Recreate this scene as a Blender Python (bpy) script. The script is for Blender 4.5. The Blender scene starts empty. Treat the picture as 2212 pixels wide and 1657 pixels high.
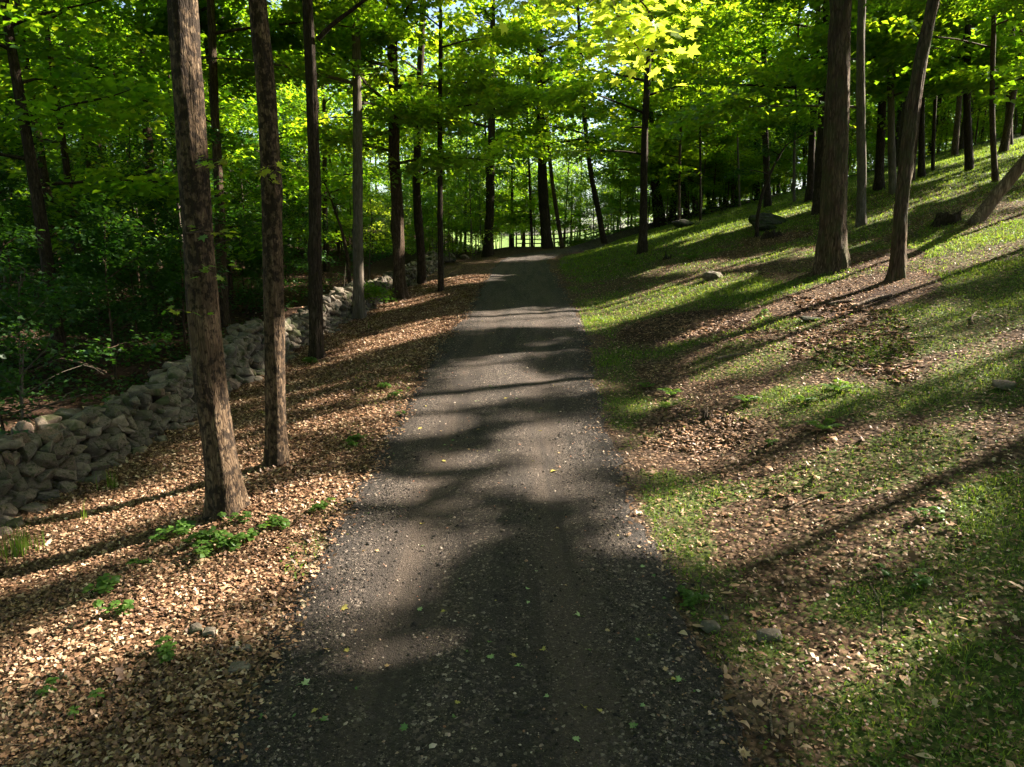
import bpy, bmesh, math, random
import numpy as np
from mathutils import Vector, Matrix
rng = np.random.default_rng(11)
random.seed(11)
SC = bpy.context.scene
COL = SC.collection
R = math.radians

# ------------------------------------------------------------------ camera
CAM_H = 3.2
PITCH = R(10.85)
FPX = 1500.0
cd = bpy.data.cameras.new('camera')
cd.sensor_width = 36.0
cd.lens = 36.0 * FPX / 2212.0
cd.clip_start = 0.05
cd.clip_end = 2000
cam = bpy.data.objects.new('camera', cd)
COL.objects.link(cam)
cam.location = (0, 0, CAM_H)
cam.rotation_euler = (R(90) - PITCH, 0, 0)
SC.camera = cam

# ------------------------------------------------------------------ light
SUN_EL = R(36)
SUN_AZ = math.atan2(0.93, 0.34)          # clockwise from +Y
SV = np.array([math.sin(SUN_AZ) * math.cos(SUN_EL), math.cos(SUN_AZ) * math.cos(SUN_EL), math.sin(SUN_EL)])
wd = bpy.data.worlds.new('World')
SC.world = wd
wd.use_nodes = True
nt = wd.node_tree
bg = nt.nodes['Background']
sky = nt.nodes.new('ShaderNodeTexSky')
sky.sky_type = 'NISHITA'
sky.sun_disc = False
sky.sun_elevation = SUN_EL
sky.sun_rotation = SUN_AZ
sky.dust_density = 2.0
nt.links.new(sky.outputs[0], bg.inputs[0])
bg.inputs[1].default_value = 0.05
sl = bpy.data.lights.new('sun', 'SUN')
sl.energy = 5.0
sl.angle = R(0.9)
sl.color = (1.0, 0.90, 0.74)
so = bpy.data.objects.new('sun', sl)
COL.objects.link(so)
so.rotation_euler = Vector((-SV[0], -SV[1], -SV[2])).to_track_quat('-Z', 'Y').to_euler()
so.location = (30, 10, 40)
SC.view_settings.view_transform = 'Standard'
SC.view_settings.look = 'None'
SC.view_settings.exposure = 2.75
SC.view_settings.gamma = 1.0
cy = SC.cycles
cy.max_bounces = 7
cy.diffuse_bounces = 4
cy.glossy_bounces = 2
cy.transmission_bounces = 4
cy.caustics_reflective = False
cy.caustics_refractive = False
cy.use_denoising = True
cy.use_adaptive_sampling = True
cy.adaptive_threshold = 0.02

# ------------------------------------------------------------------ noise
def _h(ix, iy, iz=0):
    n = (ix * 374761393 + iy * 668265263 + iz * 2147483647 + 1013904223) & 0xffffffff
    n = ((n ^ (n >> 13)) * 1274126177) & 0xffffffff
    return ((n ^ (n >> 16)) & 0xffff) / 65535.0
def vn2(x, y):
    x = np.asarray(x, float); y = np.asarray(y, float)
    ix = np.floor(x).astype(np.int64); iy = np.floor(y).astype(np.int64)
    fx = x - ix; fy = y - iy
    fx = fx * fx * (3 - 2 * fx); fy = fy * fy * (3 - 2 * fy)
    return (_h(ix, iy) * (1 - fx) + _h(ix + 1, iy) * fx) * (1 - fy) + (_h(ix, iy + 1) * (1 - fx) + _h(ix + 1, iy + 1) * fx) * fy
def fbm(x, y, o=3):
    s = 0; a = 0.5; t = 0
    for k in range(o):
        s = s + a * vn2(x * 2 ** k + 17 * k, y * 2 ** k - 9 * k); t += a; a *= 0.5
    return s / t
def vn3(x, y, z):
    ix = np.floor(x).astype(np.int64); iy = np.floor(y).astype(np.int64); iz = np.floor(z).astype(np.int64)
    fx = x - ix; fy = y - iy; fz = z - iz
    fx = fx * fx * (3 - 2 * fx); fy = fy * fy * (3 - 2 * fy); fz = fz * fz * (3 - 2 * fz)
    def L(k):
        return (_h(ix, iy, iz + k) * (1 - fx) + _h(ix + 1, iy, iz + k) * fx) * (1 - fy) + (_h(ix, iy + 1, iz + k) * (1 - fx) + _h(ix + 1, iy + 1, iz + k) * fx) * fy
    return L(0) * (1 - fz) + L(1) * fz
def sstep(a, b, x):
    t = np.clip((np.asarray(x, float) - a) / (b - a), 0, 1)
    return t * t * (3 - 2 * t)

# ------------------------------------------------------------------ terrain
_ky = np.array([-40, 0, 5, 10, 38, 46, 55, 80, 100, 200, 330, 700.])
_ks = np.array([.03, .04, .043, .08, .09, .03, -.01, -.01, .035, .035, 0, 0])
_yy = np.arange(-40, 700, 0.1)
_zz = np.cumsum(np.interp(_yy, _ky, _ks)) * 0.1
_zz -= np.interp(0, _yy, _zz)
def zr(y): return np.interp(y, _yy, _zz)
RW = 3.25
def xc(y):
    y = np.asarray(y, float)
    base = np.interp(y, [-5, 3.7, 7.3, 10.8, 15, 19.3, 26, 34], [-.2, -.215, -.25, -.24, -.06, .2, .33, .48])
    return base + .047 * np.clip(y - 34, 0, 40) ** 2
def rw(y): return np.interp(y, [0, 3.7, 5, 10.8, 15, 19.3, 26, 36, 45], [3.15, 3.2, 3.32, 3.25, 3.5, 3.5, 3.1, 2.3, 2.4])
def base_t(x, y):
    x = np.asarray(x, float); y = np.asarray(y, float)
    u = x - np.minimum(xc(y), 2.0)
    zl = -0.5 * sstep(1.6, 5.5, -u) + 0.75 * sstep(8.5, 20, -u) + .05 * np.clip(-u - 18, 0, 60)
    r = np.clip(u - 1.6, 0, None)
    rr = np.where(r < 1.5, r * r / 3.0, r - .75)
    rr = np.where(rr > 34, 34 + (rr - 34) * .4, rr)
    g = 1 - .75 * sstep(47, 90, y)
    zrt = .255 * rr * g
    z = zr(y) + zl + zrt + 3.6 * sstep(45, 74, y) * sstep(1, 11, -x)
    z = z + (.22 * (fbm(x / 7., y / 7.) - .5)) * sstep(1.5, 6, np.abs(u)) + .06 * (fbm(x / 1.3 + 50, y / 1.3) - .5) * sstep(1.5, 2.5, np.abs(u))
    return z
def T(x, y):
    x = np.asarray(x, float); y = np.asarray(y, float)
    u = np.abs(x - xc(y)); w = rw(y) / 2
    k = sstep(w * .9, w + 1.1, u)
    c = base_t(xc(y), y)
    return c * (1 - k) + base_t(x, y) * k

_c, _s = math.cos(PITCH), math.sin(PITCH)
def ray(px, py):
    dx = (px - 1106) / FPX; dv = (828.5 - py) / FPX
    return np.array([dx, _c + dv * _s, -_s + dv * _c])
def ground(px, py):
    d = ray(px, py)
    t = np.concatenate([np.arange(2, 60, .05), np.arange(60, 400, .5)])
    z = CAM_H + d[2] * t - T(d[0] * t, d[1] * t)
    i = np.argmax(z < 0)
    if z[i] >= 0: i = len(t) - 1
    a, b = t[i - 1], t[i]
    for _ in range(20):
        m = (a + b) / 2
        if CAM_H + d[2] * m - T(d[0] * m, d[1] * m) > 0: a = m
        else: b = m
    p = d * b
    return np.array([p[0], p[1], float(T(p[0], p[1]))])
def at(px, py, Y):
    d = ray(px, py); t = Y / d[1]
    return np.array([d[0] * t, Y, CAM_H + d[2] * t])
def proj(P):
    x = P[:, 0]; y = P[:, 1]; z = P[:, 2] - CAM_H
    f = y * _c - z * _s
    f = np.where(f < .5, .5, f)
    return 1106 + FPX * x / f, 828.5 - FPX * (y * _s + z * _c) / f, f
def in_ell(px, py, ells, grow=1.0, pad=0., lim=1.):
    m = np.zeros(len(px), bool)
    for cx, cyy, rx, ry, a in ells:
        ca, sa = math.cos(R(a)), math.sin(R(a))
        dx, dy = px - cx, py - cyy
        u = (dx * ca + dy * sa) / (rx * grow + pad); v = (-dx * sa + dy * ca) / (ry * grow + min(pad, .45 * ry))
        m |= (u * u + v * v) < lim
    return m

# gaps in the canopy: where sun patches reach the ground
SUNNY = [(430, 1265, 400, 62, -21), (640, 1090, 140, 26, -14), (700, 1180, 130, 40, -20), (760, 905, 130, 16, -10), (850, 730, 125, 15, -13),
         (880, 655, 70, 7, -12), (250, 1090, 180, 12, -14), (70, 1575, 110, 16, -20), (540, 1010, 70, 8, -8), (60, 1420, 120, 26, -20), (680, 870, 70, 7, -8),
         (1100, 692, 160, 17, -4), (1010, 605, 75, 6, -5), (900, 925, 75, 18, -5), (1190, 945, 115, 22, -8), (1130, 1040, 95, 24, -5),
         (830, 1075, 70, 20, -6), (830, 1195, 110, 42, -10), (760, 1285, 120, 42, -15), (800, 1405, 120, 42, -8), (1380, 1178, 75, 15, -4), (1140, 560, 60, 4, -5),
         (1000, 1000, 60, 8, -5), (1050, 860, 90, 8, -4), (1240, 1075, 50, 10, -4),
         (1390, 655, 140, 22, -14), (1560, 610, 70, 9, -12), (1830, 628, 150, 24, -10), (1960, 595, 60, 10, -8), (2010, 790, 150, 34, -12),
         (1790, 830, 190, 25, -10), (1480, 965, 150, 38, -15), (2150, 755, 90, 25, -10), (2130, 925, 100, 26, -10), (1840, 945, 90, 14, -8),
         (1720, 548, 150, 8, -9), (1550, 500, 110, 7, -15), (1700, 462, 100, 6, -16), (2150, 505, 80, 20, -22), (1470, 580, 90, 7, -8),
         (2130, 320, 90, 10, -20), (2040, 345, 60, 6, -15), (1900, 470, 60, 7, -15), (2040, 420, 70, 6, -12), (1330, 520, 60, 4, -12), (1380, 515, 90, 5, -14),
         (1600, 690, 90, 8, -10), (1420, 870, 60, 8, -10), (1650, 780, 80, 8, -10), (2000, 1480, 60, 10, -10), (1950, 1110, 110, 10, -12), (1600, 1180, 90, 10, -12),
         (640, 688, 40, 18, 0), (30, 720, 60, 30, 0), (60, 900, 90, 30, 0), (170, 625, 110, 12, 8)]
HALF = [(1780, 930, 420, 300, -20), (1500, 1060, 170, 170, 0), (1900, 1350, 260, 130, -10)]
HALF2 = [(500, 1250, 560, 150, -20), (1000, 1180, 330, 260, 0), (1100, 980, 300, 100, 0), (1900, 1500, 300, 140, 0), (640, 900, 300, 120, -15)]
# points on trunks, walls and sprays that the low sun reaches
LITPTS = [(402, 90, 7.6, .22), (408, 160, 7.6, .2), (414, 280, 7.6, .2), (474, 930, 7.5, .3), (480, 1010, 7.5, .3), (602, 800, 9.1, .3), (602, 880, 9.1, .3),
          (1360, 90, 5.6, .75), (1330, 40, 5.6, .7), (1400, 60, 5.6, .6), (1780, 560, 16.5, .25), (1830, 450, 16.5, .35), (1950, 540, 16, .3), (868, 520, 25.7, .35), (770, 200, 22, .35),
          (640, 690, 18, .5), (820, 590, 27, .5), (20, 720, 10.5, .25), (30, 920, 9.5, .3)]
LITP3 = [(at(a, b, c), r) for a, b, c, r in LITPTS]
def blocks(P):
    """which canopy points would stand between the sun and its patches on the ground"""
    g = P - SV * ((P[:, 2] - T(P[:, 0], P[:, 1])) / SV[2])[:, None]
    for _ in range(5):
        t = (P[:, 2] - T(g[:, 0], g[:, 1])) / SV[2]
        t = np.clip(t, 0, 60)
        g = P - SV * t[:, None]
    gx = g[:, 0] + .45 * (fbm(g[:, 0] * 1.3, g[:, 1] * 1.3) - .5); gy = g[:, 1] + .22 * (fbm(g[:, 0] * 1.3 + 40, g[:, 1] * 1.3) - .5)
    px, py, f = proj(np.stack([gx, gy, g[:, 2]], 1))
    sa = gx * .94 + gy * .34; sb = -gx * .34 + gy * .94
    lim = 1.2 - 3.0 * (fbm(sa * 1.0 + 7, sb * 3.2, 4) - .40)
    m = in_ell(px, py, SUNNY, 1.06, 6, lim) & (g[:, 1] > 2) & (t > .6)
    drop = m.copy()
    hs = fbm(sa * 2.8 + 31, sb * 6.0 + 5, 3)
    ok = (g[:, 1] > 2) & (t > .6)
    drop |= ok & (hs > .55) & in_ell(px, py, HALF)
    drop |= ok & (hs > .64) & in_ell(px, py, HALF2)
    for q, r in LITP3:
        v = P - q
        al = v @ SV
        d2 = (v * v).sum(1) - al * al
        drop |= (al > .7) & (d2 < r * r)
    return drop
def keep(P): return ~(blocks(P) & (rng.random(len(P)) < .93))

# ------------------------------------------------------------------ mesh helpers
def mesh_np(name, V, F, mat=None, attrs=None, smooth=False):
    V = np.asarray(V, np.float32); F = np.asarray(F, np.int32)
    me = bpy.data.meshes.new(name)
    me.vertices.add(len(V)); me.vertices.foreach_set('co', V.ravel())
    k = F.shape[1]
    me.loops.add(F.size); me.loops.foreach_set('vertex_index', F.ravel())
    me.polygons.add(len(F)); me.polygons.foreach_set('loop_start', np.arange(0, F.size, k, dtype=np.int32))
    if smooth: me.polygons.foreach_set('use_smooth', np.ones(len(F), bool))
    for an, av in (attrs or {}).items():
        a = me.attributes.new(an, 'FLOAT', 'POINT'); a.data.foreach_set('value', np.asarray(av, np.float32))
    if mat: me.materials.append(mat)
    me.update()
    return me
def obj(name, me, parent=None, loc=None):
    o = bpy.data.objects.new(name, me); COL.objects.link(o)
    if parent is not None: o.parent = parent
    if loc is not None: o.location = loc
    return o
def tag(o, label=None, cat=None, group=None, kind=None):
    if label: o['label'] = label
    if cat: o['category'] = cat
    if group: o['group'] = group
    if kind: o['kind'] = kind
    return o
def thing(name, label, cat, loc, group=None, rz=0):
    o = bpy.data.objects.new(name, None); COL.objects.link(o)
    o.empty_display_size = .2
    o.location = loc; o.rotation_euler = (0, 0, rz)
    return tag(o, label, cat, group)
def copy_tree(root, loc, rz, sc, label=None, group=None):
    c = root.copy(); COL.objects.link(c)
    c.location = loc; c.rotation_euler = (0, 0, rz); c.scale = (sc[0], sc[0], sc[1])
    if label: c['label'] = label
    if group: c['group'] = group
    for ch in list(root.children):
        d = ch.copy(); COL.objects.link(d); d.parent = c
    return c
class Buf:
    def __init__(s): s.V = []; s.F = []; s.n = 0; s.A = []
    def add(s, V, F, a=None):
        V = np.asarray(V, float); F = np.asarray(F, int)
        s.V.append(V); s.F.append(F + s.n); s.n += len(V)
        s.A.append(np.full(len(V), 0. if a is None else a) if np.isscalar(a) or a is None else np.asarray(a))
    def mesh(s, name, mat, smooth=False):
        return mesh_np(name, np.concatenate(s.V), np.concatenate(s.F), mat, {'v': np.concatenate(s.A)}, smooth)

def ring_frame(P):
    P = np.asarray(P, float)
    t = np.gradient(P, axis=0); t /= np.linalg.norm(t, axis=1)[:, None] + 1e-9
    ref = np.array([1., 0, 0]) if abs(t[:, 0]).mean() < .8 else np.array([0, 0, 1.])
    a = ref - t * (t @ ref)[:, None]; a /= np.linalg.norm(a, axis=1)[:, None] + 1e-9
    b = np.cross(t, a)
    return t, a, b
def tube(P, rad, n=8, cap=True, disp=None):
    """quads round a path"""
    P = np.asarray(P, float); m = len(P)
    t, a, b = ring_frame(P)
    th = np.linspace(0, 2 * math.pi, n, endpoint=False)
    rad = np.asarray(rad, float)
    rr = np.repeat(rad[:, None], n, 1)
    if disp is not None: rr = disp(rr, th, P)
    V = P[:, None, :] + rr[:, :, None] * (np.cos(th)[None, :, None] * a[:, None, :] + np.sin(th)[None, :, None] * b[:, None, :])
    V = V.reshape(-1, 3)
    i = np.arange(m - 1)[:, None] * n; j = np.arange(n)[None, :]; j2 = (j + 1) % n
    F = np.stack([i + j, i + j2, i + n + j2, i + n + j], -1).reshape(-1, 4)
    if cap:
        V = np.concatenate([V, P[:1], P[-1:]])
        c0, c1 = m * n, m * n + 1
        j = np.arange(n); j2 = (j + 1) % n
        F = np.concatenate([F, np.stack([np.full(n, c0), j2, j, j], 1)[:, [0, 1, 2, 2]][:, :4] * 1, np.stack([np.full(n, c1), (m - 1) * n + j, (m - 1) * n + j2, (m - 1) * n + j2], 1)]) if False else F
        V = V[:-2]
    return V, F

# leaf templates: x right, y along, z normal
def _tm(o, tr): return np.array(o, float), np.array(tr, int)
LEAF_A = _tm([(0, 0, 0), (-.40, .45, .07), (0, 1, -.12), (.40, .45, .07)], [(0, 3, 2), (0, 2, 1)])
LEAF_B = _tm([(0, 0, 0), (.52, .28, .05), (.20, .42, .02), (0, 1, -.12), (-.20, .42, .02), (-.52, .28, .05)], [(0, 1, 2), (0, 2, 3), (0, 3, 4), (0, 4, 5)])
_mo = [(0, 0), (.30, -.12), (.24, .10), (.58, .22), (.40, .36), (.50, .66), (.20, .52), (0, 1.0), (-.20, .52), (-.50, .66), (-.40, .36), (-.58, .22), (-.24, .10), (-.30, -.12)]
LEAF_M = _tm([(0, .26, .0)] + [(x, y, .10 * abs(x) - .10 * y * y) for x, y in _mo], [(0, i + 1, (i + 1) % 14 + 1) for i in range(14)])
LEAF_O = _tm([(0, 0, 0), (.20, .25, .10), (.30, .55, .14), (.16, .85, .05), (0, 1, -.06), (-.16, .85, .05), (-.30, .55, .14), (-.20, .25, .10)],
             [(0, 1, 7), (1, 2, 6), (1, 6, 7), (2, 3, 5), (2, 5, 6), (3, 4, 5)])
LEAF_D = _tm([(0, 0, 0), (.45, .2, .16), (.18, .38, .0), (.34, .7, .2), (0, 1, .10), (-.30, .66, .02), (-.20, .36, .08), (-.46, .18, -.04)],
             [(0, 1, 2), (0, 2, 6), (0, 6, 7), (2, 3, 4), (2, 4, 6), (4, 5, 6)])
def leaves(P, D, N, L, v, tmpl, asp=None, zs=None):
    """P positions, D direction, N normal, L sizes"""
    tv, tf = tmpl
    D = D / (np.linalg.norm(D, axis=1)[:, None] + 1e-9)
    N = N - D * (N * D).sum(1)[:, None]; N /= np.linalg.norm(N, axis=1)[:, None] + 1e-9
    X = np.cross(D, N)
    k = len(tv); n = len(P)
    if asp is not None: X = X * asp[:, None]
    if zs is not None: N = N * zs[:, None]
    V = P[:, None, :] + L[:, None, None] * (tv[None, :, 0, None] * X[:, None, :] + tv[None, :, 1, None] * D[:, None, :] + tv[None, :, 2, None] * N[:, None, :])
    F = (np.arange(n) * k)[:, None, None] + tf[None]
    return V.reshape(-1, 3), F.reshape(-1, 3), np.repeat(v, k)

# ------------------------------------------------------------------ materials
class NT:
    def __init__(s, name):
        s.m = bpy.data.materials.new(name); s.m.use_nodes = True
        s.t = s.m.node_tree; s.t.nodes.clear()
        s.out = s.n('ShaderNodeOutputMaterial')
    def n(s, t, **kw):
        x = s.t.nodes.new(t)
        for k, v in kw.items(): setattr(x, k, v)
        return x
    def l(s, a, b): s.t.links.new(a, b)
    def attr(s, name): return s.n('ShaderNodeAttribute', attribute_name=name).outputs['Fac']
    def coord(s, sc=(1, 1, 1), out='Object'):
        c = s.n('ShaderNodeTexCoord'); m = s.n('ShaderNodeMapping')
        m.inputs['Scale'].default_value = sc
        s.l(c.outputs[out], m.inputs[0]); return m.outputs[0]
    def noise(s, vec, scale, detail=3, rough=.55):
        x = s.n('ShaderNodeTexNoise'); x.inputs['Scale'].default_value = scale; x.inputs['Detail'].default_value = detail; x.inputs['Roughness'].default_value = rough
        s.l(vec, x.inputs['Vector']); return x.outputs['Fac']
    def vor(s, vec, scale, feature='F1', rnd=1.0):
        x = s.n('ShaderNodeTexVoronoi', feature=feature); x.inputs['Scale'].default_value = scale
        x.inputs['Randomness'].default_value = rnd
        s.l(vec, x.inputs['Vector']); return x
    def ramp(s, fac, stops, interp='LINEAR'):
        x = s.n('ShaderNodeValToRGB'); cr = x.color_ramp; cr.interpolation = interp
        while len(cr.elements) < len(stops): cr.elements.new(.5)
        for e, (p, c) in zip(cr.elements, stops):
            e.position = p; e.color = (c[0], c[1], c[2], 1) if not np.isscalar(c) else (c, c, c, 1)
        s.l(fac, x.inputs[0]); return x.outputs[0]
    def mix(s, fac, a, b, mode='MIX'):
        x = s.n('ShaderNodeMix', data_type='RGBA', blend_type=mode)
        for i, v in ((0, fac), (6, a), (7, b)):
            if hasattr(v, 'is_output'): s.l(v, x.inputs[i])
            elif i == 0: x.inputs[0].default_value = v
            else: x.inputs[i].default_value = (v[0], v[1], v[2], 1)
        return x.outputs[2]
    def math(s, op, a, b=0., clamp=False):
        x = s.n('ShaderNodeMath', operation=op, use_clamp=clamp)
        for i, v in ((0, a), (1, b)):
            if hasattr(v, 'is_output'): s.l(v, x.inputs[i])
            else: x.inputs[i].default_value = v
        return x.outputs[0]
    def bump(s, h, dist=.01, st=1.0, prev=None):
        x = s.n('ShaderNodeBump'); x.inputs['Distance'].default_value = dist; x.inputs['Strength'].default_value = st
        s.l(h, x.inputs['Height'])
        if prev: s.l(prev, x.inputs['Normal'])
        return x.outputs[0]
    def pbr(s, col, rough=.8, normal=None, spec=.3):
        b = s.n('ShaderNodeBsdfPrincipled')
        if hasattr(col, 'is_output'): s.l(col, b.inputs['Base Color'])
        else: b.inputs['Base Color'].default_value = (*col, 1)
        b.inputs['Roughness'].default_value = rough
        b.inputs['Specular IOR Level'].default_value = spec
        if normal: s.l(normal, b.inputs['Normal'])
        s.l(b.outputs[0], s.out.inputs[0]); return s.m

def leaf_mat(name, stops, tstops, tfac=.5, gloss=.06):
    m = NT(name)
    v = m.attr('v')
    d = m.n('ShaderNodeBsdfDiffuse'); t = m.n('ShaderNodeBsdfTranslucent'); g = m.n('ShaderNodeBsdfGlossy')
    g.inputs['Roughness'].default_value = .42
    g.inputs[0].default_value = (.8, .9, .8, 1)
    m.l(m.ramp(v, stops), d.inputs[0]); m.l(m.ramp(v, tstops), t.inputs[0])
    a = m.n('ShaderNodeMixShader'); a.inputs[0].default_value = tfac
    m.l(d.outputs[0], a.inputs[1]); m.l(t.outputs[0], a.inputs[2])
    b = m.n('ShaderNodeMixShader'); b.inputs[0].default_value = gloss
    m.l(a.outputs[0], b.inputs[1]); m.l(g.outputs[0], b.inputs[2])
    m.l(b.outputs[0], m.out.inputs[0])
    return m.m
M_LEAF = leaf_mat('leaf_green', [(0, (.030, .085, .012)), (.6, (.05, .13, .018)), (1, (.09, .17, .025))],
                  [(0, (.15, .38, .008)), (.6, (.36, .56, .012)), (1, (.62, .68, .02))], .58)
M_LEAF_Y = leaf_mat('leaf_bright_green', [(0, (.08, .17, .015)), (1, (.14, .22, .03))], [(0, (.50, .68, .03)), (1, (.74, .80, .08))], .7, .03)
M_LEAF_SHADED = leaf_mat('leaf_green_shaded', [(0, (.010, .034, .008)), (1, (.034, .082, .015))], [(0, (.035, .13, .008)), (1, (.11, .26, .018))], .42, .05)  # darker copy of the leaf green, shade of the woods painted in
M_GRASS = leaf_mat('grass_blade', [(0, (.04, .09, .010)), (.6, (.08, .15, .016)), (1, (.17, .20, .04))], [(0, (.14, .28, .012)), (1, (.38, .44, .05))], .4, .02)
M_FERN = leaf_mat('fern_green', [(0, (.035, .085, .014)), (1, (.075, .14, .025))], [(0, (.12, .28, .02)), (1, (.27, .40, .04))], .42, .03)

def bark_mat(name, dark, mid, light, blotch=0., scale=16, zs=.16, bd=.02, green=0., crack=.75):
    m = NT(name)
    c = m.coord((1, 1, zs)); c1 = m.coord((1, 1, .6))
    n1 = m.noise(c, scale, 6, .62)
    n0 = m.noise(c, scale * 2.6, 4, .6)
    wv = m.n('ShaderNodeVectorMath', operation='ADD'); nc = m.n('ShaderNodeTexNoise'); nc.inputs['Scale'].default_value = scale * .5
    m.l(c, nc.inputs['Vector']); sc_ = m.n('ShaderNodeVectorMath', operation='SCALE'); sc_.inputs['Scale'].default_value = .05; m.l(nc.outputs['Color'], sc_.inputs[0])
    m.l(c, wv.inputs[0]); m.l(sc_.outputs[0], wv.inputs[1])
    vd = m.vor(wv.outputs[0], scale * 1.15, 'DISTANCE_TO_EDGE')
    plate = m.ramp(vd.outputs['Distance'], [(0, 0.), (.16, 1.)])
    hh = m.math('ADD', m.math('MULTIPLY', n1, .75), m.math('MULTIPLY', n0, .25))
    col = m.ramp(hh, [(.33, dark), (.5, mid), (.66, light)])
    col = m.mix(m.math('MULTIPLY', m.math('SUBTRACT', 1.0, plate), crack), col, [x * .5 for x in dark])
    hh = m.math('ADD', hh, m.math('MULTIPLY', plate, .5 * crack))
    n2 = m.noise(c1, 2.2, 4, .6)
    col = m.mix(m.ramp(n2, [(.40, 0.), (.62, .6)]), col, [x * .55 for x in mid])
    if blotch:
        n3 = m.noise(m.coord((1, 1, .8)), 15., 4, .6)
        n4 = m.noise(c1, 1.1, 2, .5)
        bl = m.ramp(m.math('ADD', n3, m.math('MULTIPLY', m.math('SUBTRACT', n4, .5), .5)), [(.46, 0.), (.56, blotch)])
        col = m.mix(bl, col, (.016, .011, .008))
    if green:
        n5 = m.noise(c1, 3.0, 4, .6)
        col = m.mix(m.ramp(n5, [(.45, 0.), (.62, green)]), col, (.05, .062, .022))
    return m.pbr(col, .9, m.bump(hh, bd, 1.0), .15)
M_BARK = bark_mat('bark_brown', (.022, .014, .009), (.085, .056, .036), (.21, .145, .10), blotch=.2, scale=28, zs=.13)
M_BARK_B = bark_mat('bark_blotched', (.034, .021, .013), (.115, .075, .046), (.235, .168, .110), blotch=.9, scale=34, bd=.016, zs=.15, crack=.6)
M_BARK_D = bark_mat('bark_dark', (.015, .010, .007), (.05, .035, .024), (.125, .09, .066), blotch=.3, scale=24, zs=.13)
M_BARK_G = bark_mat('bark_grey', (.05, .04, .03), (.115, .094, .074), (.20, .165, .13), scale=30, bd=.010, blotch=0, crack=.2)
M_BARK_R = bark_mat('bark_mossy', (.022, .014, .009), (.10, .066, .042), (.23, .16, .105), scale=19, bd=.035, zs=.12, green=.5)
M_DEAD = bark_mat('dead_wood', (.07, .045, .032), (.20, .14, .10), (.36, .27, .20), scale=14, zs=.12)
M_STICK = bark_mat('dry_stick', (.10, .07, .05), (.22, .16, .115), (.34, .26, .19), scale=30)

def litter_mat():
    m = NT('dead_leaves')
    v = m.attr('v')
    col = m.ramp(v, [(0, (.055, .027, .014)), (.3, (.14, .072, .040)), (.6, (.265, .148, .083)), (.85, (.41, .265, .162)), (1, (.56, .42, .28))])
    d = m.n('ShaderNodeBsdfDiffuse'); t = m.n('ShaderNodeBsdfTranslucent'); g = m.n('ShaderNodeBsdfGlossy')
    m.l(col, d.inputs[0]); m.l(col, t.inputs[0]); g.inputs['Roughness'].default_value = .5
    a = m.n('ShaderNodeMixShader'); a.inputs[0].default_value = .15
    m.l(d.outputs[0], a.inputs[1]); m.l(t.outputs[0], a.inputs[2])
    b = m.n('ShaderNodeMixShader'); b.inputs[0].default_value = .04
    m.l(a.outputs[0], b.inputs[1]); m.l(g.outputs[0], b.inputs[2])
    m.l(b.outputs[0], m.out.inputs[0]); return m.m
M_LITTER = litter_mat()

def ground_mat():
    m = NT('forest_floor')
    c = m.coord()
    vo = m.vor(c, 15.); vo2 = m.vor(c, 34.)
    n = m.noise(c, 3.0, 4); nb = m.noise(c, .45, 3)
    sep = m.n('ShaderNodeSeparateColor'); m.l(vo.outputs['Color'], sep.inputs[0])
    lit = m.ramp(sep.outputs[0], [(0, (.045, .025, .016)), (.4, (.11, .062, .038)), (.75, (.20, .125, .08)), (1, (.31, .21, .14))])
    edge = m.ramp(vo.outputs['Distance'], [(.25, 1.), (.62, .35)])
    lit = m.mix(1.0, lit, edge, 'MULTIPLY')
    lit = m.mix(m.ramp(n, [(.35, 0.), (.7, .5)]), lit, (.05, .032, .022))
    s2 = m.n('ShaderNodeSeparateColor'); m.l(vo2.outputs['Color'], s2.inputs[0])
    gr = m.ramp(s2.outputs[1], [(0, (.020, .032, .009)), (.5, (.045, .062, .014)), (.8, (.085, .098, .026)), (1, (.17, .125, .07))])
    gr = m.mix(m.ramp(nb, [(.3, 0.), (.7, .5)]), gr, (.065, .085, .022))
    fine = m.noise(c, 22., 4, .65)
    gf = m.math('ADD', m.attr('grass'), m.math('MULTIPLY', m.math('SUBTRACT', fine, .5), 1.6))
    col = m.mix(m.ramp(gf, [(.33, 0.), (.56, 1.)]), lit, gr)
    dn = m.noise(c, 60., 3, .7)
    dirt = m.ramp(dn, [(.3, (.035, .024, .017)), (.55, (.085, .06, .043)), (.75, (.19, .145, .11))])
    col = m.mix(m.attr('dirt'), col, dirt)
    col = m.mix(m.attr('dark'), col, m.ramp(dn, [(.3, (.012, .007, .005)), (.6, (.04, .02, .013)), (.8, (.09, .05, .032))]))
    col = m.mix(m.attr('meadow'), col, m.ramp(nb, [(.3, (.09, .15, .035)), (.7, (.14, .20, .055))]))
    h = m.math('ADD', m.math('MULTIPLY', vo.outputs['Distance'], -.8), m.math('ADD', m.math('MULTIPLY', sep.outputs[1], .5), m.math('MULTIPLY', fine, .5)))
    return m.pbr(col, .95, m.bump(h, .03, 1.0), .1)
M_GROUND = ground_mat()

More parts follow.
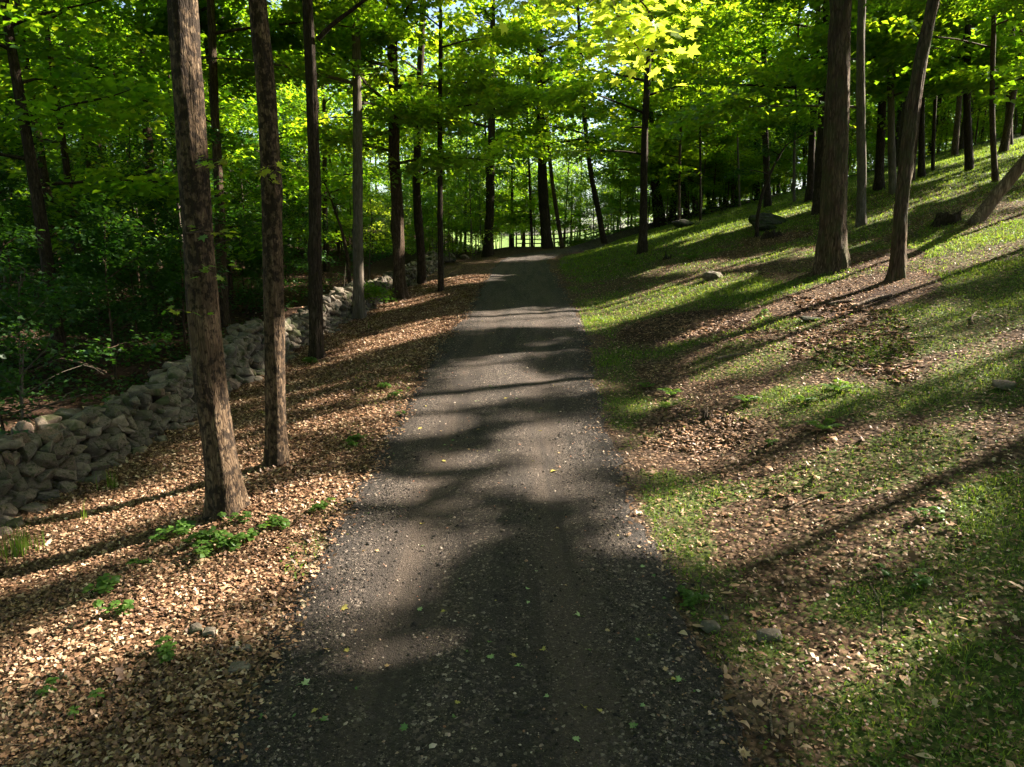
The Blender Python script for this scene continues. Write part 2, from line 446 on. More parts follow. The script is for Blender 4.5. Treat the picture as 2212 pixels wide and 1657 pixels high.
def gravel_mat():
    m = NT('crushed_gravel')
    c = m.coord()
    v1 = m.vor(c, 38.); v2 = m.vor(c, 85.); v3 = m.vor(c, 180.)
    def sp(x):
        q = m.n('ShaderNodeSeparateColor'); m.l(x.outputs['Color'], q.inputs[0]); return q.outputs
    a = sp(v1); b = sp(v2); d3 = sp(v3)
    st = [(0, (.010, .008, .007)), (.45, (.029, .022, .018)), (.78, (.062, .047, .038)), (.95, (.15, .118, .096)), (1, (.38, .31, .26))]
    fine = m.ramp(d3[0], st); mid = m.ramp(b[0], st)
    big = m.ramp(a[0], [(0, (.016, .013, .012)), (.6, (.05, .04, .034)), (.85, (.14, .10, .082)), (1, (.38, .31, .26))])
    col = m.mix(m.ramp(b[1], [(.45, 0.), (.55, 1.)]), fine, mid)
    loose = m.attr('loose')
    col = m.mix(m.math('MULTIPLY', m.ramp(a[1], [(.62, 0.), (.66, 1.)]), m.math('ADD', loose, .12), True), col, big)
    n = m.noise(c, 1.3, 4)
    tr = m.math('MULTIPLY', m.attr('track'), m.ramp(n, [(.3, .35), (.7, 1.)]))
    col = m.mix(m.math('MULTIPLY', tr, .8), col, (.066, .047, .036))
    col = m.mix(m.ramp(n, [(.35, 0.), (.75, .35)]), col, (.036, .026, .020))
    cs = m.coord((1, .07, 1))
    n6 = m.noise(cs, 4.0, 3)
    col = m.mix(m.ramp(n6, [(.48, 0.), (.62, .6)]), col, (.020, .016, .014))
    col = m.mix(m.attr('edge'), col, m.mix(m.ramp(a[2], [(.7, 0.), (.75, 1.)]), (.020, .017, .016), big))
    h = m.math('ADD', m.math('MULTIPLY', v1.outputs['Distance'], -.25), m.math('ADD', m.math('MULTIPLY', v2.outputs['Distance'], -.5), m.math('MULTIPLY', v3.outputs['Distance'], -.35)))
    return m.pbr(col, .85, m.bump(h, .016, 1.0), .25)
M_GRAVEL = gravel_mat()

def stone_mat(name='field_stone', warm=0.):
    m = NT(name)
    oi = m.n('ShaderNodeObjectInfo')
    v = m.math('FRACT', m.math('ADD', oi.outputs['Random'], m.attr('v')))
    c = m.coord(out='Generated'); co = m.coord()
    base = m.ramp(v, [(0, (.10, .082, .064)), (.3, (.23, .19, .15)), (.5, (.125, .11, .095)), (.75, (.30, .24, .18)), (.9, (.16, .125, .10)), (1, (.23, .15, .112))])
    n = m.noise(co, 9., 5, .65); n2 = m.noise(co, 3., 3); n3 = m.noise(co, 30., 4, .7)
    col = m.mix(m.ramp(n, [(.35, .7), (.65, 0.)]), base, (.04, .033, .026))
    col = m.mix(m.ramp(n3, [(.58, 0.), (.7, .5)]), col, (.30, .28, .25))
    col = m.mix(m.ramp(n2, [(.52, 0.), (.64, .8)]), col, (.04, .05, .016))
    return m.pbr(col, .92, m.bump(m.math('ADD', n, m.math('MULTIPLY', n3, .5)), .02, .9), .2)
M_STONE = stone_mat()
def mossy_mat():
    m = NT('mossy_rock')
    co = m.coord(); n = m.noise(co, 7., 5, .65); n2 = m.noise(co, 2.4, 4, .6)
    col = m.ramp(n, [(.3, (.018, .017, .014)), (.55, (.06, .056, .048)), (.75, (.13, .12, .105))])
    col = m.mix(m.ramp(n2, [(.42, 0.), (.58, .85)]), col, (.028, .042, .012))
    return m.pbr(col, .95, m.bump(n, .05, 1.0), .1)
M_MOSSY = mossy_mat()
def pebble_mat():
    m = NT('pebble')
    col = m.ramp(m.attr('v'), [(0, (.011, .009, .008)), (.6, (.036, .029, .025)), (.83, (.085, .066, .055)), (.94, (.22, .175, .145)), (.97, (.20, .085, .05)), (1, (.42, .36, .30))])
    return m.pbr(col, .85, None, .25)
M_PEBBLE = pebble_mat()
def plain(name, stops, rough=.9):
    m = NT(name)
    return m.pbr(m.ramp(m.noise(m.coord((1, 1, .3)), 12, 4), stops), rough, None, .15)
M_FENCE = plain('weathered_rail', [(.3, (.10, .085, .07)), (.7, (.24, .21, .18))])
def fallen_mat(name, a, b):
    return leaf_mat(name, [(0, a), (1, b)], [(0, a), (1, b)], .25, .05)
M_FALL = {'yellow': fallen_mat('fallen_yellow', (.36, .29, .06), (.42, .36, .12)), 'pale green': fallen_mat('fallen_pale_green', (.22, .32, .12), (.30, .40, .18)),
          'green': fallen_mat('fallen_green', (.06, .14, .025), (.10, .18, .04)), 'tan': fallen_mat('fallen_tan', (.36, .22, .11), (.44, .30, .16))}

# ------------------------------------------------------------------ the ground
GREEN = [(1440, 660, 230, 40, -14), (1700, 625, 110, 16, -10), (830, 830, 80, 60, -10), (770, 955, 40, 22, -20), (1560, 480, 330, 32, -16), (2000, 400, 300, 60, -16),
         (2100, 850, 160, 60, -10), (2000, 720, 260, 50, -12), (1880, 1000, 240, 60, -12), (1460, 1130, 60, 130, -25), (1500, 1310, 30, 40, 0), (1330, 850, 60, 90, -30),
         (2150, 1100, 90, 70, -10), (1850, 1300, 120, 30, -10), (2100, 1430, 90, 40, -15), (700, 1100, 60, 26, -10), (660, 1200, 70, 50, -30),
         (1600, 780, 120, 40, -10), (1740, 870, 160, 40, -10), (1640, 1050, 180, 30, -12), (1400, 560, 200, 30, -10), (1330, 690, 50, 40, 0)]
BARE = [(1480, 705, 150, 30, -8), (1850, 640, 190, 40, -10), (1900, 560, 100, 20, -6), (1650, 520, 110, 12, -8), (1480, 970, 150, 36, -14), (1500, 560, 120, 10, -8)]
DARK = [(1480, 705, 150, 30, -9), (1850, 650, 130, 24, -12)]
def grassness(x, y, z):
    u = x - np.minimum(xc(y), 2.5)
    n = fbm(x / 1.6, y / 1.6, 4); n2 = fbm(x / 5. + 30, y / 5., 3)
    right = .27 + .38 * sstep(.40, .62, n) + .40 * (n2 - .5) + .26 * sstep(20, 36, y) + .10 * sstep(5, 12, u)
    g = np.where(u > 0, right * sstep(1.4, 2.0, u), .16 * sstep(.60, .72, n) + .05)
    px, py, f = proj(np.stack([x, y, z], -1).reshape(-1, 3))
    m = in_ell(px + 60 * (fbm(x * 2, y * 2).ravel() - .5), py + 40 * (fbm(x * 2 + 9, y * 2).ravel() - .5), GREEN) & (f > 1) & (y.ravel() > 2) & (y.ravel() < 48)
    mb = in_ell(px, py, BARE) & (f > 1) & (y.ravel() > 2) & (y.ravel() < 48)
    g = g.ravel() + .27 * m - .5 * mb
    return np.clip(g, 0, 1).reshape(x.shape)
def axis(bands):
    out = []
    for a, b, d in bands: out.append(np.arange(a, b, d))
    return np.concatenate(out)
gx = axis([(-400, -120, 20), (-120, -30, 3), (-30, -10, .5), (-10, -7, .25), (-7, 13, .1), (13, 22, .2), (22, 45, .5), (45, 130, 4), (130, 420, 20)])
gy = axis([(-40, 0, 2), (0, 3, .25), (3, 16, .1), (16, 30, .18), (30, 50, .3), (50, 80, 1), (80, 200, 5), (200, 700, 25)])
GX, GY = np.meshgrid(gx, gy)
GZ = T(GX, GY)
uu = GX - xc(GY)
wv = rw(GY) / 2
edge_n = .22 * (fbm(GX * 1.5, GY * 1.5, 3) - .5) + .10 * (fbm(GX * 7, GY * 7, 2) - .5)
def road_z(x, y):
    """surface of the gravel, sinking under the ground past its ragged edge"""
    u = np.abs(x - xc(y)); w = rw(y) / 2
    e = .42 * (fbm(x * 1.1 + 3, y * 1.1, 3) - .5) + .20 * (fbm(x * 8, y * 8, 2) - .5)
    ruts = -.022 * np.exp(-((u - .72) / .26) ** 2)
    return T(x, y) + .035 + ruts - .10 * sstep(w - .12, w + .22, u + e) + .012 * (fbm(x * 3, y * 3, 2) - .5)
GZ = GZ - .10 * (1 - sstep(wv - .55, wv - .25, np.abs(uu)))
grs = grassness(GX, GY, GZ)
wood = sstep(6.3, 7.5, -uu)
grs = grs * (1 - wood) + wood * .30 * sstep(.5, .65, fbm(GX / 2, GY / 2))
drt = np.clip(1.15 - np.abs(np.abs(uu) - wv) / .55, 0, 1) * sstep(.35, .6, fbm(GX * 2.1, GY * 2.1)) * .9
pxa, pya, fa = proj(np.stack([GX, GY, GZ], -1).reshape(-1, 3))
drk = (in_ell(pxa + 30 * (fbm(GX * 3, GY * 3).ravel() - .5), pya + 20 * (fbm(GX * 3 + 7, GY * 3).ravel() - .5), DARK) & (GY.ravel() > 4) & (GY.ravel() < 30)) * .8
drk = np.maximum(drk, (wood * (.55 + .35 * fbm(GX / 1.5, GY / 1.5))).ravel() * (GY.ravel() < 70))  # woods floor colour darkened as well, painted shade behind the wall
mdw = sstep(62, 75, GY) * sstep(-200, -20, GX)
ny, nx = GX.shape
ii = np.arange(ny - 1)[:, None] * nx + np.arange(nx - 1)[None]
GF = np.stack([ii, ii + 1, ii + nx + 1, ii + nx], -1).reshape(-1, 4)
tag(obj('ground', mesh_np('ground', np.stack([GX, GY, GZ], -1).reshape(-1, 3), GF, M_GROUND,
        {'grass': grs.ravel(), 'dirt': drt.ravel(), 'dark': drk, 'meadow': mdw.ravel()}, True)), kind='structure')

# the gravel drive
ry = axis([(-8, 2, .5), (2, 18, .08), (18, 34, .16), (34, 62, .3)])
rs = np.linspace(-1, 1, 71)
RY = np.repeat(ry[:, None], len(rs), 1)
tan = np.gradient(xc(ry), ry)
nrm = np.stack([np.ones_like(tan), -tan], 1); nrm /= np.linalg.norm(nrm, axis=1)[:, None]
half = (rw(ry) / 2 + .45)[:, None]
RX = xc(ry)[:, None] + nrm[:, :1] * rs[None] * half
RYY = RY + nrm[:, 1:] * rs[None] * half
RZ = road_z(RX, RYY)
U = np.abs(rs[None] * half); W = (rw(ry) / 2)[:, None]
track = np.exp(-((U - .72) / .30) ** 2)
loose = np.clip(1 - np.exp(-(U / .30) ** 2) * 0 - track * 1.0, 0, 1) * .7 * (.4 + .6 * sstep(9, 3, RYY)) + .5 * sstep(6, 3.6, RYY)
edg = sstep(W - .42, W - .12, U + .3 * (fbm(RX * 2, RYY * 2) - .5)) * .75
n1, n2 = RX.shape
ii = np.arange(n1 - 1)[:, None] * n2 + np.arange(n2 - 1)[None]
RF = np.stack([ii, ii + 1, ii + n2 + 1, ii + n2], -1).reshape(-1, 4)
tag(obj('gravel_road', mesh_np('gravel_road', np.stack([RX, RYY, RZ], -1).reshape(-1, 3), RF, M_GRAVEL,
        {'track': track.ravel() if track.shape == RX.shape else np.broadcast_to(track, RX.shape).ravel(), 'loose': np.clip(loose, 0, 1).ravel(), 'edge': edg.ravel()}, True)), kind='structure')
def surf(x, y): return np.maximum(T(x, y) - .10 * (1 - sstep(rw(y) / 2 - .55, rw(y) / 2 - .25, np.abs(x - xc(y)))), road_z(x, y))

# loose pebbles
def pebbles():
    n = 42000
    y = 3.2 + rng.random(n) ** 2.0 * 17
    u = (rng.random(n) * 2 - 1)
    u = np.sign(u) * np.abs(u) ** .7 * (rw(y) / 2 + .16 + .12 * rng.standard_normal(n))
    x = xc(y) + u
    # fewer in the wheel tracks
    k = rng.random(n) > .75 * np.exp(-((np.abs(u) - .72) / .25) ** 2)
    x, y = x[k], y[k]; n = len(x)
    s = .004 + .010 * rng.random(n) ** 2.5 + .014 * (rng.random(n) < .05) * rng.random(n)
    s *= 1 + .02 * y
    z = surf(x, y) + s * .25
    oc = np.array([(1, 0, 0), (.3, .95, 0), (-.8, .6, .1), (-.9, -.5, 0), (.2, -1, .05), (.1, .1, .8), (-.2, -.1, .7)], float)
    of = np.array([(0, 1, 5), (1, 2, 5), (2, 6, 5), (2, 3, 6), (3, 4, 6), (4, 5, 6), (4, 0, 5)], int)
    a = rng.random(n) * 6.28
    ca, sa = np.cos(a), np.sin(a)
    jit = 1 + .5 * (rng.random((n, 7, 3)) - .5)
    q = oc[None] * jit * s[:, None, None] * np.stack([np.ones(n), .6 + .4 * rng.random(n), .6 + .5 * rng.random(n)], 1)[:, None, :]
    V = np.stack([x[:, None] + q[:, :, 0] * ca[:, None] - q[:, :, 1] * sa[:, None], y[:, None] + q[:, :, 0] * sa[:, None] + q[:, :, 1] * ca[:, None], z[:, None] + q[:, :, 2]], -1)
    F = (np.arange(n) * 7)[:, None, None] + of[None]
    v = np.repeat(rng.random(n), 7)
    tag(obj('gravel', mesh_np('gravel', V.reshape(-1, 3), F.reshape(-1, 3), M_PEBBLE, {'v': v})), 'loose grey and reddish pebbles strewn over the drive', 'gravel', kind='stuff')
pebbles()

# dead leaves on the ground
def litter():
    bufs = Buf()
    def scatter(n, ulo, uhi, yhi, p, vlo, vpow, size, gk):
        y = 2.6 + rng.random(n) ** p * (yhi - 2.6)
        u = ulo + rng.random(n) * (uhi - ulo)
        x = np.minimum(xc(y), 2.5) + u
        ok = np.abs(x) < y * .80 + 1.2
        x, y = x[ok], y[ok]
        z = surf(x, y)
        g = grassness(x, y, z)
        wk = np.clip((np.abs(x - xc(y)) - rw(y) / 2 + .28 + .5 * (fbm(x * 1.4, y * 1.4) - .5)) / .55, .0, 1)
        ok = rng.random(len(x)) < (1 - gk * g) * wk
        x, y, z = x[ok], y[ok], z[ok]; m = len(x)
        L = size * (.55 + .75 * rng.random(m)) * (1 + .022 * y)
        a = rng.random(m) * 6.28
        D = np.stack([np.cos(a), np.sin(a), .35 * rng.standard_normal(m)], 1)
        N = np.stack([.26 * rng.standard_normal(m), .26 * rng.standard_normal(m), np.ones(m)], 1)
        v = np.clip(.28 * (fbm(x / .5, y / .5) - .5) + vlo + (1 - vlo) * rng.random(m) ** vpow, 0, 1)
        P = np.stack([x, y, z + .006 + .022 * rng.random(m)], 1)
        h = m // 2
        for sl, tm in ((slice(0, h), LEAF_D), (slice(h, m), LEAF_O)):
            bufs.add(*leaves(P[sl], D[sl], N[sl], L[sl], v[sl], tm, .55 + .6 * rng.random(len(P[sl])), -.6 + 2.6 * rng.random(len(P[sl]))))
    scatter(240000, -6.6, -1.30, 30, 1.6, .12, 1.7, .040, .5)
    scatter(150000, 1.3, 17, 32, 1.6, .12, 1.4, .032, .45)
    scatter(1600, -6.6, 9, 9, 1.2, .3, 1.2, .085, .2)
    scatter(7000, -20, -6.5, 34, 1.3, .0, 2.6, .09, .2)
    tag(obj('leaf_litter', bufs.mesh('leaf_litter', M_LITTER)), 'brown dead leaves carpeting the ground beside the drive', 'dead leaves', kind='stuff')
litter()

# grass
def grass():
    B = Buf()
    def blades(n, ulo, uhi, ylo, yhi, p, h, thr, wd, lay=.6):
        y = ylo + rng.random(n) ** p * (yhi - ylo)
        u = ulo + rng.random(n) * (uhi - ulo)
        x = np.minimum(xc(y), 2.5) + u
        ok = np.abs(x) < y * .80 + .8
        x, y = x[ok], y[ok]
        z = surf(x, y)
        g = grassness(x, y, z)
        cl = vn2(x * 5, y * 5)
        ok = (rng.random(len(x)) < np.clip((g - thr) * 1.6, 0, 1) * (.25 + 1.2 * cl)) & (np.abs(x - xc(y)) > rw(y) / 2 + .02)
        x, y, z, g = x[ok], y[ok], z[ok], g[ok]; m = len(x)
        H = h * (.45 + .9 * rng.random(m)) * (.6 + .7 * g)
        a = rng.random(m) * 6.28
        w = wd * (.7 + .6 * rng.random(m)) * (1 + .03 * y)
        lean = H * (lay * (.3 + rng.random(m)))
        b = rng.random(m) * 6.28
        dx, dy = np.cos(a) * w / 2, np.sin(a) * w / 2
        P = np.stack([x, y, z - .005], 1)
        s = np.stack([dx, dy, 0 * dx], 1)
        l1 = np.stack([np.cos(b) * lean * .3, np.sin(b) * lean * .3, H * .6], 1)
        l2 = np.stack([np.cos(b) * lean, np.sin(b) * lean, H * (.95 - .25 * rng.random(m))], 1)
        V = np.stack([P - s, P + s, P + l1 + s * .8, P + l1 - s * .8, P + l2], 1).reshape(-1, 3)
        F = (np.arange(m) * 5)[:, None, None] + np.array([(0, 1, 2), (0, 2, 3), (3, 2, 4)])[None]
        v = np.repeat(np.clip(.45 + .25 * rng.standard_normal(m), 0, 1), 5)
        B.add(V, F.reshape(-1, 3), v)
    blades(230000, 1.5, 15, 3.0, 20, 1.55, .055, .28, .0055, 1.0)
    blades(150000, 1.5, 26, 14, 46, 1.3, .075, .30, .012, 1.0)
    blades(40000, -5, -1.5, 3.4, 20, 1.5, .06, .22, .007)
    # small broad-leaved seedlings mixed in
    n = 60000
    y = 3 + rng.random(n) ** 1.7 * 20; u = 1.5 + rng.random(n) * 13
    x = xc(y) + u
    left = rng.random(n) < .16
    x = np.where(left, xc(y) - 1.5 - 3.5 * rng.random(n), x)
    z = surf(x, y); g = grassness(x, y, z)
    ok = (rng.random(n) < np.clip(g * 1.1 - .12, 0, 1)) & (np.abs(x) < y * .8 + .8) & (np.abs(x - xc(y)) > rw(y) / 2)
    x, y, z = x[ok], y[ok], z[ok]; m = len(x)
    for k in range(2):
        a = rng.random(m) * 6.28
        D = np.stack([np.cos(a), np.sin(a), .25 * rng.standard_normal(m)], 1)
        N = np.stack([.35 * rng.standard_normal(m), .35 * rng.standard_normal(m), np.ones(m)], 1)
        B.add(*leaves(np.stack([x, y, z + .02 + .05 * rng.random(m)], 1), D, N, (.012 + .018 * rng.random(m)) * (1 + .035 * y), np.clip(.4 + .3 * rng.standard_normal(m), 0, 1), LEAF_A))
    tag(obj('grass', B.mesh('grass', M_GRASS)), 'thin green grass and seedlings growing through the dead leaves', 'grass', kind='stuff')
grass()

# ------------------------------------------------------------------ trees
GA = 2.39996
def trunk_disp(r0, seed, lobes=5, flare=1.0, rough=1.0):
    ph = seed * 1.7
    kr = np.random.default_rng(900 + seed); KN = [(kr.random() * 6.28, .4 + 7.5 * kr.random(), .10 + .16 * kr.random(), .9 + .8 * kr.random()) for _ in range(7)]
    def f(rr, th, P):
        h = (P[:, 2] - P[0, 2])[:, None]
        c = np.cos(th)[None] ; s = np.sin(th)[None]
        fl = np.exp(-np.maximum(h, 0) / (r0 * 1.9))
        lob = .5 + .5 * np.cos(lobes * th[None] + ph + .6 * np.sin(2 * th[None] + ph))
        out = rr * (1 + flare * fl * (.35 + 1.0 * lob ** 1.6))
        big = vn3(c * 1.2 + 5 + seed + 0 * h, s * 1.2 + 9 + 0 * h, h * 1.1 + seed + 0 * c) - .5
        rid = vn3(c * 7 + 40 + seed + 0 * h, s * 7 + 30 + 0 * h, h * 1.8 + 0 * c) - .5
        kn = 0
        for ka, kh, amp, sz in KN:
            da = np.abs((th[None] - ka + math.pi) % (2 * math.pi) - math.pi)
            kn = kn + amp * np.exp(-(da / .45) ** 2 - ((h - kh) / (r0 * sz)) ** 2)
        return out * (1 + .20 * big + .17 * rough * rid + kn)
    return f
def resample(path, step):
    path = np.asarray(path, float)
    d = np.concatenate([[0], np.cumsum(np.linalg.norm(np.diff(path, axis=0), axis=1))])
    n = max(3, int(d[-1] / step) + 1)
    t = np.linspace(0, d[-1], n)
    out = np.stack([np.interp(t, d, path[:, k]) for k in range(3)], 1)
    for _ in range(2):
        o = out.copy(); o[1:-1] = .25 * out[:-2] + .5 * out[1:-1] + .25 * out[2:]; out = o
    return out, t
def grow(path, r0, zc, Rc, nleaf, L, seed, near=True, tmpl=LEAF_A, use_keep=True, twigs=True, vshift=0., layers=1.5, low=None, droop=.14, spray=(.7, 1.15), top_r=.25, base_world=None, flare=1.0):
    """path: trunk points relative to its base. returns (trunk buf, leaf arrays)"""
    lr = np.random.default_rng(seed)
    path = np.asarray(path, float)
    H = path[-1, 2]
    P, t = resample(path, .14 if near else .6)
    # finer rings in the root flare
    rad = r0 * (1 - (1 - top_r) * (t / t[-1]) ** 1.15)
    B = Buf()
    sink = np.array([[P[0, 0], P[0, 1], P[0, 2] - .25]])
    PP = np.concatenate([sink, P]); rd = np.concatenate([[rad[0] * 1.02], rad])
    n = 44 if near else 10
    V, F = tube(PP, rd, n, disp=trunk_disp(r0, seed, 4 + seed % 3, flare, 1.0) if near else trunk_disp(r0, seed, 4, flare * .7, .4))
    B.add(V, F)
    cr = max(H - zc, 1.)
    nl = max(4, int(cr * layers))
    SP = []
    def limb(h, az, el, Ll, rl):
        p0 = np.array([np.interp(h, P[:, 2], P[:, k]) for k in range(3)])
        tt = np.linspace(0, 1, 7 if near else 5)
        d = np.array([math.cos(az), math.sin(az)])
        wob = .08 * Ll * np.sin(tt * 5 + lr.random() * 6) * tt
        x = p0[0] + d[0] * Ll * tt * math.cos(el) - d[1] * wob
        y = p0[1] + d[1] * Ll * tt * math.cos(el) + d[0] * wob
        z = p0[2] + Ll * math.sin(el) * tt - droop * Ll * tt ** 2
        LP = np.stack([x, y, z], 1)
        if use_keep and blocks(LP + np.asarray(base_world)[None]).mean() > .3: return
        B.add(*tube(LP, rl * (1 - tt) ** .8 + .006, 6 if near else 4))
        m = max(3, int(Ll * 1.7))
        for q in np.linspace(.28, 1.0, m):
            c = np.array([np.interp(q, tt, LP[:, k]) for k in range(3)])
            off = (lr.random() - .5) * 1.1 * Ll * .55 * (1.15 - abs(q - .7))
            e = c + np.array([-d[1], d[0], 0]) * off + np.array([d[0], d[1], 0]) * abs(off) * .4 + np.array([0, 0, .12 * lr.standard_normal()])
            if twigs and abs(off) > .15:
                B.add(*tube(np.stack([c, (c + e) / 2 + [0, 0, .04], e]), [.012, .008, .004], 3))
            SP.append((e, math.atan2(e[1] - p0[1], e[0] - p0[0])))
    for i in range(nl):
        fr = (i + .3 + .4 * lr.random()) / nl
        h = zc + cr * fr
        Ll = Rc * (1 - .7 * fr ** 2.2) * (.7 + .45 * lr.random())
        limb(min(h, H * .985), i * GA + lr.random() * .8 + seed, R(8 + 50 * fr), Ll, r0 * (.30 - .15 * fr))
    for h, az, el, Ll in (low or []):
        limb(h, az, el, Ll, r0 * .22)
    k = max(4, int(nleaf / max(1, len(SP))))
    C = np.array([s[0] for s in SP]); A = np.array([s[1] for s in SP])
    ns = len(C)
    R_ = np.repeat(spray[0] + (spray[1] - spray[0]) * lr.random(ns), k)
    C = np.repeat(C, k, 0); A = np.repeat(A, k)
    m = len(C)
    rr = np.sqrt(lr.random(m)) * R_
    th = lr.random(m) * 6.28
    sp_t = np.repeat(lr.standard_normal((ns, 2)) * .24, k, 0)
    ox, oy = rr * np.cos(th), rr * np.sin(th)
    oz = sp_t[:, 0] * ox + sp_t[:, 1] * oy - .14 * rr ** 2 + .11 * lr.standard_normal(m)
    LPp = C + np.stack([ox, oy, oz], 1)
    da = A * .5 + th * .5 + lr.standard_normal(m) * .8
    D = np.stack([np.cos(da), np.sin(da), -.25 + .25 * lr.standard_normal(m)], 1)
    N = np.stack([.38 * lr.standard_normal(m), .38 * lr.standard_normal(m), np.ones(m)], 1)
    Ls = L * (.65 + .6 * lr.random(m))
    v = np.clip(.42 + vshift + np.repeat(.14 * lr.standard_normal(ns), k) + .16 * lr.standard_normal(m), 0, 1)
    if use_keep:
        bw = np.asarray(base_world)[None]
        ok = keep(LPp + bw) & keep(LPp + bw + D * Ls[:, None])
        LPp, D, N, Ls, v = LPp[ok], D[ok], N[ok], Ls[ok], v[ok]
    return B, leaves(LPp, D, N, Ls, v, tmpl)
def add_tree(name, label, cat, base, path, r0, zc, Rc, nleaf, L, seed, bark, leaf=None, group=None, sprigs=None, **kw):
    root = thing(name, label, cat, base, group)
    B, (LV, LF, Lv) = grow(path, r0, zc, Rc, nleaf, L, seed, base_world=base, **kw)
    obj('trunk', B.mesh('trunk', bark, True), root)
    obj('crown', mesh_np('crown', LV, LF, leaf or M_LEAF, {'v': Lv}), root)
    return root
def px_tree(name, label, base_px, tops, wpx, H, zc, Rc, bark, seed, lai=2.0, group=None, cat='tree', leaf=None, Lk=None, **kw):
    b = ground(*base_px)
    cap = 44.5 if base_px[0] < 1320 else 53.
    if b[1] > 56:          # foot hidden just behind the crest
        b = at(*base_px, cap); b[2] = float(T(b[0], b[1]))
    dist = math.sqrt(b[0] ** 2 + b[1] ** 2 + (b[2] - CAM_H) ** 2)
    path = [np.zeros(3)] + [at(x, y, b[1]) - b for x, y in tops]
    last = path[-1]; dr = path[-1] - path[-2]; dr = dr / dr[2]
    if last[2] < H:
        dr2 = dr * np.array([.6, .6, 1]); path.append(last + dr2 * (H - last[2]))
    r0 = wpx / FPX * dist / 2
    L = Lk or min(max(.0078 * dist, .115), .27)
    if dist > 18: lai *= 1.45; Rc *= 1.08
    n = int(1.6 * lai * math.pi * Rc ** 2 / (.42 * L * L))
    near = dist < 30
    return add_tree(name, label, cat, b, path, r0, zc, Rc, n, L, seed, bark, leaf, group, near=near, tmpl=LEAF_B if dist < 14 else LEAF_A, **kw), b

